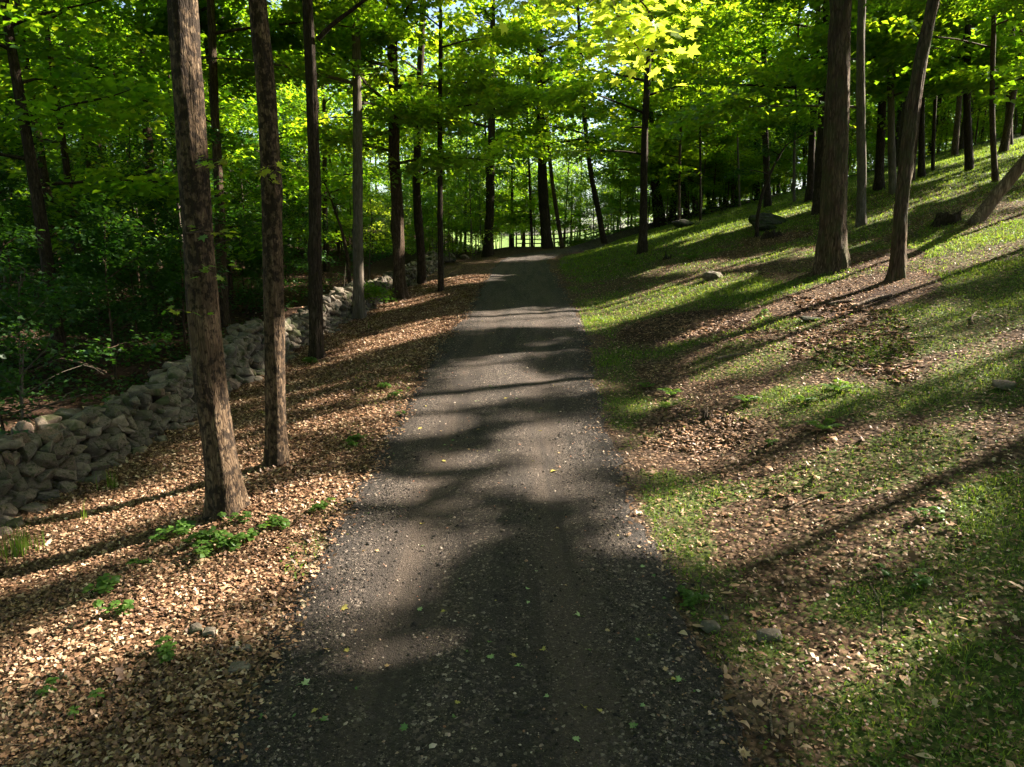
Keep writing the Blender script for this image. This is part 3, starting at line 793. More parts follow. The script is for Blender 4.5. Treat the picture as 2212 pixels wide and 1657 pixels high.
ROWG = None
TREES = [
 # label, base, tops, w, H, zc, Rc, bark
 ('maple_tree', 'thick leaning trunk with dark lichen blotches, nearest tree between the stone wall and the drive', (492, 1108), [(462, 900), (440, 700), (420, 400), (395, 0)], 57.7, 17, 8.6, 5.6, M_BARK_B, dict(lai=2.7)),
 ('maple_tree', 'blotched trunk with a bulge partway up, just behind the thick leaning one', (598, 1003), [(593, 850), (592, 640), (588, 420), (575, 200), (555, 0)], 39.1, 17, 8.4, 5.2, M_BARK_B, dict(lai=2.7)),
 ('oak_tree', 'dark straight trunk third along the drive with a thin limb forking right high up', (684, 776), [(681, 600), (680, 400), (673, 200), (664, 0)], 27.0, 18, 8.8, 5.3, M_BARK_D, dict(lai=2.8)),
 ('maple_tree', 'grey-brown trunk just behind the stone wall, beside the thick leaning tree', (484, 700), [(474, 450), (463, 220), (455, 0)], 19.5, 18, 8.0, 5.2, M_BARK, dict(lai=2.8)),
 ('beech_tree', 'pale grey smooth trunk with spread root toes standing right against the stone wall', (776, 688), [(773, 500), (773, 300), (768, 0)], 22.3, 19, 6.2, 5.4, M_BARK_G, dict(lai=1.18)),
 ('oak_tree', 'stout brown trunk with a sunlit streak, in front of the pale wall stones', (864, 645), [(860, 520), (852, 330), (846, 0)], 26.0, 20, 5.6, 5.6, M_BARK, dict(lai=1.18, low=[(4.8, -.6, .1, 4.2), (5.2, -2.2, .12, 4.0)])),
 ('oak_tree', 'crooked trunk with a curved side branch sweeping right, past the end of the pale stones', (911, 613), [(908, 520), (898, 420), (902, 300), (912, 60)], 18.6, 19, 6.0, 5.0, M_BARK_D, dict(lai=1.18, low=[(4.3, -.2, .5, 2.6)])),
 ('maple_tree', 'slim straight dark trunk nearest the drive edge among the far wall trees', (953, 630), [(951, 480), (950, 300), (952, 90)], 12.1, 15, 5.4, 4.4, M_BARK_D, dict(lai=1.18)),
 ('oak_tree', 'dark heavy trunk at the left side of the bend in the drive', (1055, 553), [(1058, 450), (1062, 300), (1064, 100)], 18.6, 21, 5.2, 5.0, M_BARK_D, dict(lai=1.58)),
 ('oak_tree', 'massive dark trunk with wide flared base at the bend of the drive beside the fence', (1182, 531), [(1174, 430), (1170, 330), (1166, 200)], 22.3, 22, 5.9, 5.4, M_BARK_D, dict(lai=1.40)),
 ('locust_tree', 'leaning dark trunk on the grassy bank beyond the bend', (1306, 507), [(1292, 450), (1276, 380), (1262, 250)], 12.1, 19, 5.6, 3.6, M_BARK_D, dict(lai=1.3)),
 ('maple_tree', 'slim trunk tilting left just behind the massive dark tree at the bend', (1215, 521), [(1206, 480), (1196, 420), (1186, 330)], 9.3, 17, 5.6, 3.2, M_BARK, dict(lai=1.02)),
 ('maple_tree', 'single dark trunk standing in the lawn, nearest on the slope right of the drive bend', (1388, 547), [(1390, 450), (1392, 300), (1402, 100)], 17.7, 17, 3.6, 4.2, M_BARK_D, dict(lai=1.6, low=[(4.2, 3.0, .2, 3.2)])),
 ('maple_tree', 'upright trunk of the close pair behind the mossy half buried rock', (1418, 490), [(1411, 400), (1406, 300), (1408, 150)], 11.2, 17, 3.1, 4.0, M_BARK_D, dict(lai=1.3)),
 ('oak_tree', 'stouter outward leaning trunk of the close pair behind the mossy half buried rock', (1432, 487), [(1420, 420), (1410, 340), (1402, 200)], 16.7, 18, 3.5, 4.4, M_BARK_D, dict(lai=1.3)),
 ('oak_tree', 'straight thick trunk right of the close pair on the ridge', (1452, 480), [(1458, 380), (1463, 250), (1466, 100)], 14.9, 18, 3.5, 4.6, M_BARK_D, dict(lai=1.4)),
 ('maple_tree', 'thin pale trunk touching the straight thick one on the ridge', (1466, 489), [(1467, 400), (1470, 280)], 6.5, 14, 2.9, 3.2, M_BARK, dict(lai=1.2)),
 ('oak_tree', 'tilted dark trunk on the ridge line with a bare stem beside its foot', (1483, 464), [(1475, 410), (1468, 350), (1460, 250)], 11.2, 17, 3.5, 4.2, M_BARK_D, dict(lai=1.3)),
 ('oak_tree', 'tilted greyish trunk on the ridge line, second of the two leaning the same way', (1504, 461), [(1496, 400), (1490, 340), (1482, 240)], 11.2, 17, 3.5, 4.2, M_BARK, dict(lai=1.3)),
 ('maple_tree', 'very thin dark stem standing in front of the ridge line trees on sunny grass', (1513, 477), [(1513, 400), (1512, 300)], 5.1, 11, 2.4, 2.7, M_BARK_D, dict(lai=1.1)),
 ('maple_tree', 'slender curved trunk on the ridge beside the fallen limb', (1533, 447), [(1530, 400), (1537, 330)], 7.4, 15, 2.9, 3.6, M_BARK_D, dict(lai=1.2)),
 ('maple_tree', 'slender light trunk, left of a close twosome high on the ridge', (1558, 441), [(1553, 380), (1551, 280)], 6.5, 16, 2.9, 3.6, M_BARK, dict(lai=1.2)),
 ('maple_tree', 'slender dark trunk, right of a close twosome high on the ridge', (1566, 443), [(1564, 380), (1563, 280)], 8.4, 16, 2.9, 3.6, M_BARK_D, dict(lai=1.2)),
 ('oak_tree', 'straight dark trunk on the ridge with pale sapling close on its right', (1585, 441), [(1584, 380), (1586, 260)], 9.3, 17, 3.2, 4.0, M_BARK_D, dict(lai=1.3)),
 ('maple_tree', 'pale thin sapling trunk beside a straight dark trunk on the ridge', (1598, 447), [(1596, 390), (1593, 300)], 4.7, 12, 2.9, 2.9, M_BARK_G, dict(lai=1.1)),
 ('oak_tree', 'stout dark trunk high on the slope above the flat boulder', (1637, 418), [(1634, 350), (1632, 250)], 12.1, 18, 3.5, 4.4, M_BARK_D, dict(lai=1.3)),
 ('oak_tree', 'forked twin-stemmed trunk on the grass behind the flat boulder', (1659, 448), [(1656, 370), (1652, 250), (1650, 120)], 14.0, 18, 3.7, 4.6, M_BARK_D, dict(lai=1.4)),
 ('maple_tree', 'thin grey sapling upright on the grass between the boulder and the biggest trunk', (1715, 437), [(1715, 370), (1716, 290)], 5.6, 13, 2.9, 3.2, M_BARK_G, dict(lai=1.1)),
 ('oak_tree', 'dark mid sized trunk partly hidden behind the broad shaded trunk', (1748, 434), [(1752, 360), (1756, 250)], 14.0, 18, 3.5, 4.4, M_BARK_D, dict(lai=1.3)),
 ('oak_tree', 'broad shaded trunk directly behind the biggest tree of the slope', (1768, 461), [(1772, 380), (1780, 250), (1786, 100)], 23.2, 19, 3.8, 5.0, M_BARK_D, dict(lai=1.5)),
 ('oak_tree', 'biggest tree on the slope, furrowed bark with sunlit right edge and flared roots', (1798, 583), [(1800, 480), (1806, 330), (1812, 150), (1816, 0)], 46.5, 18, 7.8, 5.2, M_BARK_R, dict(lai=2.0, vshift=.15, low=[(7.6, .5, .3, 3.0)])),
 ('beech_tree', 'smooth grey trunk standing alone just right of the biggest tree', (1860, 487), [(1861, 400), (1860, 280), (1858, 140)], 16.7, 17, 3.6, 4.6, M_BARK_G, dict(lai=1.7)),
 ('oak_tree', 'brown trunk with flared foot higher up between the grey trunk and the leaning one', (1898, 411), [(1901, 330), (1906, 240), (1908, 120)], 15.8, 17, 3.6, 4.6, M_BARK_D, dict(lai=1.5)),
 ('beech_tree', 'blue-grey trunk with dark foot close behind the leaning tree', (1929, 419), [(1926, 340), (1925, 240), (1922, 120)], 14.0, 16, 3.6, 4.2, M_BARK_G, dict(lai=1.5)),
 ('maple_tree', 'leaning mossy trunk curving right, second nearest on the slope beside bark debris', (1937, 602), [(1945, 460), (1961, 313), (1985, 150), (2017, 0)], 25.1, 16, 7.4, 4.8, M_BARK_R, dict(lai=2.0)),
 ('maple_tree', 'reddish trunk just visible behind the leaning mossy tree', (1970, 392), [(1976, 320), (1984, 230)], 8.4, 15, 3.2, 3.8, M_BARK, dict(lai=1.3)),
 ('oak_tree', 'dark upright trunk on the sunny slope right of the leaning mossy tree', (1991, 382), [(1991, 320), (1990, 220)], 11.2, 16, 3.2, 4.2, M_BARK_D, dict(lai=1.4)),
 ('maple_tree', 'thin dark trunk beside the sunlit stripes of the upper slope', (2015, 368), [(2016, 310), (2020, 220)], 6.5, 14, 2.9, 3.6, M_BARK_D, dict(lai=1.3)),
 ('oak_tree', 'double dark trunk high on the slope near the leaning dead log', (2094, 368), [(2092, 300), (2088, 220)], 13.0, 15, 2.9, 4.4, M_BARK_D, dict(lai=1.5)),
 ('maple_tree', 'greyish trunk just above the leaning dead log', (2150, 393), [(2146, 330), (2142, 240)], 9.3, 14, 2.7, 4.2, M_BARK, dict(lai=1.7)),
]
BASES = []
for i, (nm, lb, bp, tops, w, H, zc, Rc, bk, kw) in enumerate(TREES):
    if 840 < bp[0] < 1600: kw.setdefault('vshift', .16)
    r, b = px_tree(nm, lb, bp, tops, w, H, zc, Rc, bk, i + 3, **kw)
    BASES.append(b)

# slope trees beside the view, mostly unseen, added to shade the drive
SIDE = [('tall maple leaning its bright limb over the drive from the nearer bank', (6.2, 2.6), .26, 16, 6.5, 4.4), ('tall oak on the bank beyond the frame edge, level with the pebbles', (10.5, 6.0), .24, 17, 7, 4.8),
        ('broad oak on the mid slope beyond the frame edge', (14.8, 10.6), .28, 17, 6.5, 5.2), ('maple on the upper slope beyond the frame edge', (20.0, 14.5), .22, 16, 5.5, 5.0),
        ('oak on the upper slope level with the viewer', (16.5, 4.0), .26, 17, 6, 5.2), ('maple high on the slope above the dead log', (27, 19), .24, 16, 5, 5.4), ('oak at the top of the bank', (24, 8), .24, 16, 5, 5.4),
        ('slim maple on the near bank beyond the frame edge', (8.8, 3.6), .2, 15, 7, 4.2), ('maple on the bank between the two tall oaks', (13.0, 7.6), .22, 17, 7.5, 4.6),
        ('oak on the upper slope behind the broad oak', (18.8, 9.6), .24, 16, 6, 5.0), ('maple on the open upper slope', (22.5, 12.0), .2, 16, 6, 4.8), ('oak high on the bank behind the viewer', (13, -1.5), .26, 17, 6, 5.2),
        ('tall slim oak on the slope beyond the frame edge, level with the bark debris', (14.0, 16.4), .22, 17, 5.5, 4.6), ('maple on the slope just beyond the frame edge, above the leaning tree', (16.4, 20.2), .2, 16, 4.8, 4.8), ('oak on the slope beyond the frame edge near the dead trunk', (20.0, 24.6), .22, 16, 4.6, 4.8)]
for i, (lb, (x, y), r0, H, zc, Rc) in enumerate(SIDE):
    b = np.array([x, y, float(T(x, y))])
    n = int(3.4 * math.pi * Rc ** 2 / (.42 * .14 ** 2))
    path = [(0, 0, 0), (.1, .05, H * .4), (-.3, .2, H * .7), (-.5, .3, H)]
    add_tree('maple_tree' if 'maple' in lb else 'oak_tree', lb, 'tree', b, path, r0 * .55, zc, Rc, n, .14, 71 + i, M_BARK_R, near=True, tmpl=LEAF_A)

# ---- woods: copies of a few forest trees
PROT = []
for i in range(6):
    H = [15, 17, 16, 18, 13, 14][i]
    zc = [4.5, 6.5, 1.8, 7, 1.4, 2.2][i]
    lean = rng.standard_normal(2) * .5
    path = [(0, 0, 0), (lean[0] * .3, lean[1] * .3, H * .3), (lean[0] * .5, lean[1] * .8, H * .6), (lean[0] * 1.2, lean[1], H)]
    root = thing('forest_tree', 'tree', 'tree', (0, 0, -50))
    B, (LV, LF, Lv) = grow(path, [.17, .2, .13, .22, .10, .12][i], zc, [3.6, 3.8, 3.2, 4, 2.8, 3.0][i], [5600, 5000, 3400, 5600, 3200, 3200][i], .22, 200 + i, near=False, use_keep=False, twigs=False, layers=1.3, spray=(.8, 1.3))
    obj('trunk', B.mesh('trunk', [M_BARK_D, M_BARK, M_BARK_D, M_BARK_G, M_BARK, M_BARK_D][i], True), root)
    obj('crown', mesh_np('crown', LV, LF, M_LEAF, {'v': Lv}), root)
    PROT.append(root)
used = set()
ptaken = [(b[0], b[1]) for b in BASES]
def place_wood(n, xr, yr, dmin, label, group, kinds, sc=(.85, 1.2), cond=None):
    k = 0; tries = 0
    while k < n and tries < n * 60:
        tries += 1
        x = xr[0] + random.random() * (xr[1] - xr[0]); y = yr[0] + random.random() * (yr[1] - yr[0])
        if cond and not cond(x, y): continue
        if any((x - a) ** 2 + (y - b) ** 2 < dmin ** 2 for a, b in ptaken): continue
        ptaken.append((x, y)); k += 1
        q = random.choice(kinds)
        s = sc[0] + random.random() * (sc[1] - sc[0])
        z = float(T(x, y)) - .05
        if q in used:
            copy_tree(PROT[q], (x, y, z), random.random() * 6.28, (s, s * (.9 + .2 * random.random())), label, group)
        else:
            used.add(q); p = PROT[q]
            p.location = (x, y, z); p.rotation_euler = (0, 0, random.random() * 6.28); p.scale = (s, s, s); p['label'] = label; p['group'] = group
place_wood(16, (-17, -9), (14, 42), 3.2, 'dark forest tree in the woods close behind the stone wall', 'trees close behind the stone wall', [0, 1, 2, 3, 4], cond=lambda x, y: x > -.78 * y - 3)
place_wood(60, (-52, -15), (18, 66), 3.0, 'slim forest tree deep in the shady woods beyond the stone wall', 'trees deep in the woods beyond the wall', [0, 1, 2, 3, 4, 5], cond=lambda x, y: x > -.8 * y - 6)
place_wood(34, (-22, 1.5), (44, 72), 2.4, 'thin tree in front of the bright sky left of the bend', 'thin trees left of the bend', [2, 4, 5], (.75, 1.05))
place_wood(20, (3, 22), (52, 80), 2.8, 'thin tree in front of the bright sky beyond the bend', 'thin trees beyond the bend', [2, 4, 5], (.7, 1.0))
place_wood(62, (12, 66), (47, 84), 2.7, 'forest tree beyond the crest of the grassy slope', 'trees beyond the crest of the slope', [2, 4, 5], (.8, 1.15), cond=lambda x, y: x < .9 * y)
k = 0
for _ in range(2500):
    x = 22 + random.random() * 24; y = 24 + random.random() * 22
    if k >= 13 or x > .85 * y or any((x - p) ** 2 + (y - q) ** 2 < 10 for p, q in ptaken): continue
    ptaken.append((x, y)); k += 1
    bb = np.array([x, y, float(T(x, y))])
    Hh = 13 + 3 * random.random()
    add_tree('forest_tree', 'tree on the upper part of the grassy slope', 'tree', bb, [(0, 0, 0), (.2 * random.gauss(0, 1), 0, Hh * .4), (.4 * random.gauss(0, 1), .2, Hh)], .14 + .06 * random.random(), 4.2, 3.8, 4200, .24, 600 + k, [M_BARK_D, M_BARK][k % 2], None, 'trees on the upper slope', near=False, twigs=False)
place_wood(26, (-24, 14), (-24, -2.5), 3.4, 'unseen forest tree added behind the viewer to block sky light', 'added trees behind the viewer', [0, 1, 3], (.95, 1.2))  # out of view, added to cut sky light from behind the camera
place_wood(7, (-30, -12), (0, 14), 4.0, 'unseen forest tree added beside the near wall to block sky light', 'added trees beside the near wall', [0, 1, 3], (.95, 1.2), cond=lambda x, y: x < -.86 * y - 5)  # also out of view, added to cut sky light from the left
place_wood(40, (-130, 150), (150, 215), 7, 'far tree along the edge of the sunny meadow', 'far trees beyond the meadow', [0, 2, 5], (1.0, 1.5))
for q in range(6):
    if q not in used:
        for ch in list(PROT[q].children): bpy.data.objects.remove(ch)
        bpy.data.objects.remove(PROT[q])

# ---- saplings of the understory
SAP = []
for i in range(8):
    H = [2.2, 3.2, 4.4, 1.5, 3.8, 5.2, 3.0, 4.6][i]
    path = [(0, 0, 0), (.08, .05, H * .4), (-.06, .15, H * .7), (.15, .1, H)]
    root = thing('sapling', 'sapling', 'sapling', (0, 0, -50))
    B, (LV, LF, Lv) = grow(path, .012 + .006 * H, H * .22, .9 + .3 * H, int(1000 + 420 * H), .105, 300 + i, near=False, use_keep=False, twigs=True, layers=2.6, spray=(.35, .65), droop=.1, tmpl=LEAF_A, flare=.2)
    obj('trunk', B.mesh('trunk', [M_BARK, M_BARK_G][i % 2], True), root)
    obj('crown', mesh_np('crown', LV, LF, [M_LEAF_SHADED, M_LEAF, M_LEAF, M_LEAF_SHADED, M_LEAF, M_LEAF, M_LEAF_SHADED, M_LEAF_SHADED][i], {'v': Lv}), root)
    SAP.append(root)
sused = set()
staken = []
def place_sap(n, xr, yr, dmin, label, group, kinds, sc=(.8, 1.2), cond=None, fixed=None):
    pts = fixed or []
    tries = 0
    while not fixed and len(pts) < n and tries < n * 60:
        tries += 1
        x = xr[0] + random.random() * (xr[1] - xr[0]); y = yr[0] + random.random() * (yr[1] - yr[0])
        if cond and not cond(x, y): continue
        if any((x - a) ** 2 + (y - b) ** 2 < dmin ** 2 for a, b in staken): continue
        staken.append((x, y)); pts.append((x, y))
    for x, y in pts:
        q = random.choice(kinds); s = sc[0] + random.random() * (sc[1] - sc[0])
        z = float(T(x, y)) - .02
        if q in sused: copy_tree(SAP[q], (x, y, z), random.random() * 6.28, (s, s), label, group)
        else:
            sused.add(q); p = SAP[q]; p.location = (x, y, z); p.scale = (s, s, s); p['label'] = label; p['group'] = group
def lft(x, y): return x > -.80 * y - 1.5
place_sap(24, (-13.5, -8.2), (8.5, 34), 1.4, 'leafy sapling in the deep shade just behind the stone wall', 'saplings just behind the stone wall', [0, 3, 6, 7], cond=lft)
place_sap(50, (-30, -12), (13, 46), 1.8, 'leafy sapling in the dark understory of the woods', 'saplings in the understory', [6, 7, 0, 2], (.9, 1.4), cond=lft)
place_sap(75, (-26, -1.5), (38, 60), 1.15, 'sunlit sapling at the woods edge left of the bend', 'saplings left of the bend', [1, 2, 4, 5], cond=lambda x, y: True)
place_sap(60, (-3, 22), (47.5, 66), 1.2, 'airy sapling beyond the crest near the fence', 'saplings beyond the crest', [2, 4, 5], (.9, 1.5))
place_sap(80, (8, 48), (46.5, 62), 1.2, 'low sapling along the crest of the slope', 'saplings along the crest', [1, 2, 4, 5], (1.0, 1.7))

place_sap(60, (14, 62), (49, 68), 1.5, 'leafy sapling in the woods beyond the top of the slope', 'saplings beyond the top of the slope', [2, 4, 5], (1.3, 2.1))
# bushes close to the wall, in the sun
b = ground(60, 960)
for k, (px, py, Y, H, lb) in enumerate([(30, 860, 10.2, 1.9, 'sunlit leafy shrub just over the wall at its nearer end'), (25, 760, 11.2, 2.6, 'tall airy shrub with bright layered leaves beyond the nearer end of the wall'), (735, 600, 24, 1.6, 'bright low shrub between the grey trunk and the dark straight trunk behind the wall')]):
    p = at(px, py, Y); z = float(T(p[0], p[1]))
    base = np.array([p[0], p[1], z])
    add_tree('shrub', lb, 'shrub', base, [(0, 0, 0), (.1, 0, H * .5), (.2, .1, H)], .025, .35, 1.25, [520, 620, 1200][k], .10, 400 + k, M_BARK_G, [M_LEAF_SHADED, M_LEAF_SHADED, M_LEAF][k], near=False, tmpl=LEAF_B, layers=4.5, spray=(.3, .5), droop=.05, flare=.1)

# low growth beyond the wall
def undergrowth():
    n = 70000
    y = 7 + rng.random(n) ** 1.5 * 42
    x = -7.6 - rng.random(n) ** 1.2 * 22
    ok = (x > -.8 * y - 1.5) & (rng.random(n) < np.clip(2.4 * fbm(x / 1.4, y / 1.4) - .75, 0, 1))
    x, y = x[ok], y[ok]; m = len(x)
    h = .05 + .42 * rng.random(m) ** 1.4 * fbm(x / 1.1 + 9, y / 1.1)
    P = np.stack([x, y, T(x, y) + h], 1)
    a = rng.random(m) * 6.28
    D = np.stack([np.cos(a), np.sin(a), .3 * rng.standard_normal(m)], 1)
    N = np.stack([.4 * rng.standard_normal(m), .4 * rng.standard_normal(m), np.ones(m)], 1)
    V, F, v = leaves(P, D, N, .07 * (.6 + .8 * rng.random(m)) * (1 + .02 * y), np.clip(.4 + .25 * rng.standard_normal(m), 0, 1), LEAF_A)
    tag(obj('undergrowth', mesh_np('undergrowth', V, F, M_LEAF_SHADED, {'v': v})), 'low leafy ground cover in the shade beyond the wall', 'ground cover', kind='stuff')
undergrowth()
def fringe():
    n = 30000
    y = 46.5 + 10 * rng.random(n)
    x = np.where(rng.random(n) < .45, -1.5 - 26 * rng.random(n), 3.5 + 42 * rng.random(n))
    ok = (rng.random(n) < np.clip(2.6 * fbm(x / 1.8 + 3, y / 1.8) - .7, 0, 1)) & (np.abs(x - xc(y)) > 1.6) & (y > 46 + .06 * x)
    x, y = x[ok], y[ok]; m = len(x)
    P = np.stack([x, y, T(x, y) + .05 + 1.5 * rng.random(m) ** 1.3 * fbm(x / 1.6 + 9, y / 1.6)], 1)
    a = rng.random(m) * 6.28
    D = np.stack([np.cos(a), np.sin(a), .3 * rng.standard_normal(m)], 1)
    N = np.stack([.5 * rng.standard_normal(m), .5 * rng.standard_normal(m), np.ones(m)], 1)
    V, F, v = leaves(P, D, N, .17 * (.6 + .8 * rng.random(m)), np.clip(.4 + .25 * rng.standard_normal(m), 0, 1), LEAF_A)
    tag(obj('undergrowth', mesh_np('undergrowth', V, F, M_LEAF, {'v': v})), 'knee high green brush along the crest and the bend', 'brush', kind='stuff')
fringe()

# ------------------------------------------------------------------ stone wall
def stone_mesh(seed):
    r = np.random.default_rng(seed)
    bm = bmesh.new()
    n = 17
    d = r.standard_normal((n, 3)); d /= np.linalg.norm(d, axis=1)[:, None]
    q = np.abs(d) ** .62 * np.sign(d)
    q /= np.abs(q).max(1)[:, None] ** .6
    q *= (.86 + .2 * r.random((n, 1)))
    for p in q: bm.verts.new(p)
    bmesh.ops.convex_hull(bm, input=bm.verts)
    bmesh.ops.delete(bm, geom=[v for v in bm.verts if not v.link_faces], context='VERTS')
    bmesh.ops.dissolve_limit(bm, angle_limit=R(14), verts=bm.verts, edges=bm.edges)
    bmesh.ops.bevel(bm, geom=bm.edges[:], offset=.10, segments=2, profile=.6, affect='EDGES', clamp_overlap=True)
    bmesh.ops.triangulate(bm, faces=bm.faces)
    V = np.array([v.co[:] for v in bm.verts]); bm.verts.index_update()
    F = np.array([[v.index for v in f.verts] for f in bm.faces])
    bm.free()
    return V, F
STV = [stone_mesh(500 + i) for i in range(18)]
def eul(a, b, c): return np.array(Matrix.Rotation(c, 3, 'Z') @ Matrix.Rotation(b, 3, 'Y') @ Matrix.Rotation(a, 3, 'X'))
def wall():
    pts = np.array([ground(x, y) for x, y in [(-60, 1165), (0, 1128), (240, 1003), (420, 893), (600, 776), (740, 694), (842, 643), (950, 577)]])
    pts = np.concatenate([[pts[0] + (pts[0] - pts[1]) * 1.0], pts])
    d = np.concatenate([[0], np.cumsum(np.linalg.norm(np.diff(pts[:, :2], axis=0), axis=1))])
    tot = d[-1]
    root = thing('stone_wall', 'long dry-laid wall of grey rounded fieldstones along the edge of the woods', 'wall', (float(pts[3][0]), float(pts[3][1]), float(pts[3][2])))
    o = np.array(root.location)
    ST = []
    wr = np.random.default_rng(5)
    s = 0
    for crs in range(8):
        s = wr.random() * .2
        while s < tot:
            x = np.interp(s, d, pts[:, 0]); y = np.interp(s, d, pts[:, 1])
            i = min(max(np.searchsorted(d, s) - 1, 0), len(pts) - 2)
            t = pts[i + 1] - pts[i]; t = t / np.linalg.norm(t[:2])
            nrm = np.array([-t[1], t[0]])       # towards the woods
            if nrm[0] > 0: nrm = -nrm
            hmax = .56 + .28 * vn2(s * .55, 3.3) - .10 * sstep(14, 32, y) + .08 * math.sin(s * .9)
            w = .09 + .12 * wr.random() ** 1.5
            z0 = crs * .12
            if crs >= 5: w *= .9
            if z0 < hmax:
                for row in range(3):
                    inset = .05 * crs + row * .24 + .05 * wr.standard_normal()
                    if row == 2 and crs > 4: continue
                    jx = wr.standard_normal() * .04
                    h = .060 + .045 * wr.random() + (.05 if wr.random() < .12 else 0)
                    q = np.array([x, y]) + nrm * inset + t[:2] * jx
                    z = float(T(q[0], q[1])) + z0 + .05 + .03 * wr.standard_normal() - .03
                    yaw = math.atan2(t[1], t[0]) + wr.standard_normal() * .35
                    ST.append((np.array([q[0], q[1], z]), (w * (.85 + .3 * wr.random()), .13 + .06 * wr.random(), h * 1.12), (wr.standard_normal() * .3, wr.standard_normal() * .3, yaw), wr.integers(18), wr.random(), row))
            s += w * 1.62
        # tumbled foot stones
    for k in range(60):
        s = wr.random() * tot
        x = np.interp(s, d, pts[:, 0]); y = np.interp(s, d, pts[:, 1])
        q = np.array([x + .12 + .22 * wr.random(), y + .05])
        ST.append((np.array([q[0], q[1], float(T(q[0], q[1])) + .02]), (.10 + .1 * wr.random(), .10, .07), (0, .2 * wr.standard_normal(), wr.random() * 6), wr.integers(18), wr.random(), 0))
    sc = []
    for k, (p, dm, e, vi, v, row) in enumerate(ST):
        px, py, f = proj(p[None])
        vis = -40 < px[0] < 2250 and py[0] < 1700
        sc.append((dm[0] * dm[2] / f[0] ** 2) * (1 if row == 0 else .35) if vis else 0)
    big = set(np.argsort(sc)[::-1][:100].tolist())
    meshes = [mesh_np('stone', V, F, M_STONE, None, True) for V, F in STV]
    B = Buf()
    for k, (p, dm, e, vi, v, row) in enumerate(ST):
        if k in big:
            c = obj('stone', meshes[vi], root)
            c.location = p - o; c.rotation_euler = e; c.scale = dm
        else:
            V, F = STV[vi]
            B.add((V * np.array(dm)) @ eul(*e).T + p - o, F, v)
    c = obj('rubble', B.mesh('rubble', M_STONE, True), root)
    c['kind'] = 'stuff'
wall()

# ------------------------------------------------------------------ rocks, logs, sticks
def rock(px, py, sx, sy, sz, label, seed, name='boulder', sink=.3, rz=0, cat='rock', tilt=0):
    p = ground(px, py)
    V, F = stone_mesh(seed)
    if sx > .25:
        bm = bmesh.new(); bmesh.ops.create_icosphere(bm, subdivisions=5, radius=1.0)
        bm.verts.index_update()
        V = np.array([v.co[:] for v in bm.verts]); F = np.array([[v.index for v in f.verts] for f in bm.faces]); bm.free()
        r_ = np.random.default_rng(seed); nn = r_.standard_normal((9, 3)); nn /= np.linalg.norm(nn, axis=1)[:, None]
        for q, d in zip(nn, .62 + .3 * r_.random(9)):      # split faces
            k = np.maximum(V @ q - d, 0); V = V - .8 * k[:, None] * q
        b_ = vn3(V[:, 0] * 1.6 + seed, V[:, 1] * 1.6 + 3, V[:, 2] * 1.6 + 7) - .5
        f_ = vn3(V[:, 0] * 6 + seed, V[:, 1] * 6 + 3, V[:, 2] * 9 + 7) - .5
        V = V * (1 + .38 * b_ + .12 * f_)[:, None]
    me = mesh_np(name, V * np.array([sx, sy, sz]), F, M_MOSSY if 'mossy' in label or 'slab' in label else M_STONE, {'v': np.full(len(V), (seed * .37) % 1)}, True)
    o = obj(name, me, None, (p[0], p[1], p[2] + sz * (1 - 2 * sink)))
    o.rotation_euler = (tilt, .1, rz)
    return tag(o, label, cat)
rock(1660, 486, .95, .7, .42, 'big flat dark mossy boulder lying on the slope behind the curved sapling', 61, sink=.38, rz=.1)
rock(1655, 498, .55, .35, .16, 'smaller stone slab tucked beneath the big flat boulder', 62, sink=.2)
rock(1540, 603, .30, .22, .17, 'pointed pale grey rock lit on one side in the grass', 63, sink=.25)
rock(1478, 489, .75, .5, .3, 'rounded mossy half buried rock at the foot of the ridge trees', 64, sink=.35)
rock(520, 1448, .085, .05, .035, 'oblong tan stone lying at the drive edge beside bare dirt', 65, 'stone', .2, .5, 'stone')
rock(452, 1372, .06, .05, .04, 'angular pale stone on the sunlit leaves', 66, 'stone', .2, 0, 'stone')
rock(428, 1362, .07, .06, .035, 'rounded pale stone beside the angular one on the sunlit leaves', 67, 'stone', .25, 0, 'stone')
rock(505, 1408, .04, .03, .03, 'small reddish stone at the drive edge', 68, 'stone', .2, 0, 'stone')
rock(537, 1405, .04, .03, .025, 'small pinkish stone beside the loose gravel', 69, 'stone', .2, 0, 'stone')
rock(758, 1092, .07, .06, .055, 'fist sized grey stone standing on the verge near the drive', 70, 'stone', .2, 0, 'stone')
rock(1755, 692, .25, .15, .05, 'flat grey stone flush with the ground below the leaning mossy tree', 72, 'stone', .3, 0, 'stone')
rock(2172, 838, .16, .1, .07, 'pale rounded stone half sunk in the shaded grass', 73, 'stone', .25, 0, 'stone')
rock(1533, 1362, .08, .06, .05, 'lumpy grey stone where the gravel meets the leaves', 74, 'stone', .2, 0, 'stone')
rock(1665, 1380, .12, .05, .05, 'long brown stone among shaded dead leaves', 75, 'stone', .25, .1, 'stone')
rock(965, 566, .5, .4, .35, 'heap of grey stones end of the far wall by the bend', 76, 'boulder', .25)
rock(1003, 560, .28, .25, .2, 'low round boulder in the leaves left of the bend', 77, 'boulder', .25)
rock(1567, 1340, .03, .03, .02, 'small dark pebble at the gravel edge', 78, 'stone', .2, 0, 'stone')

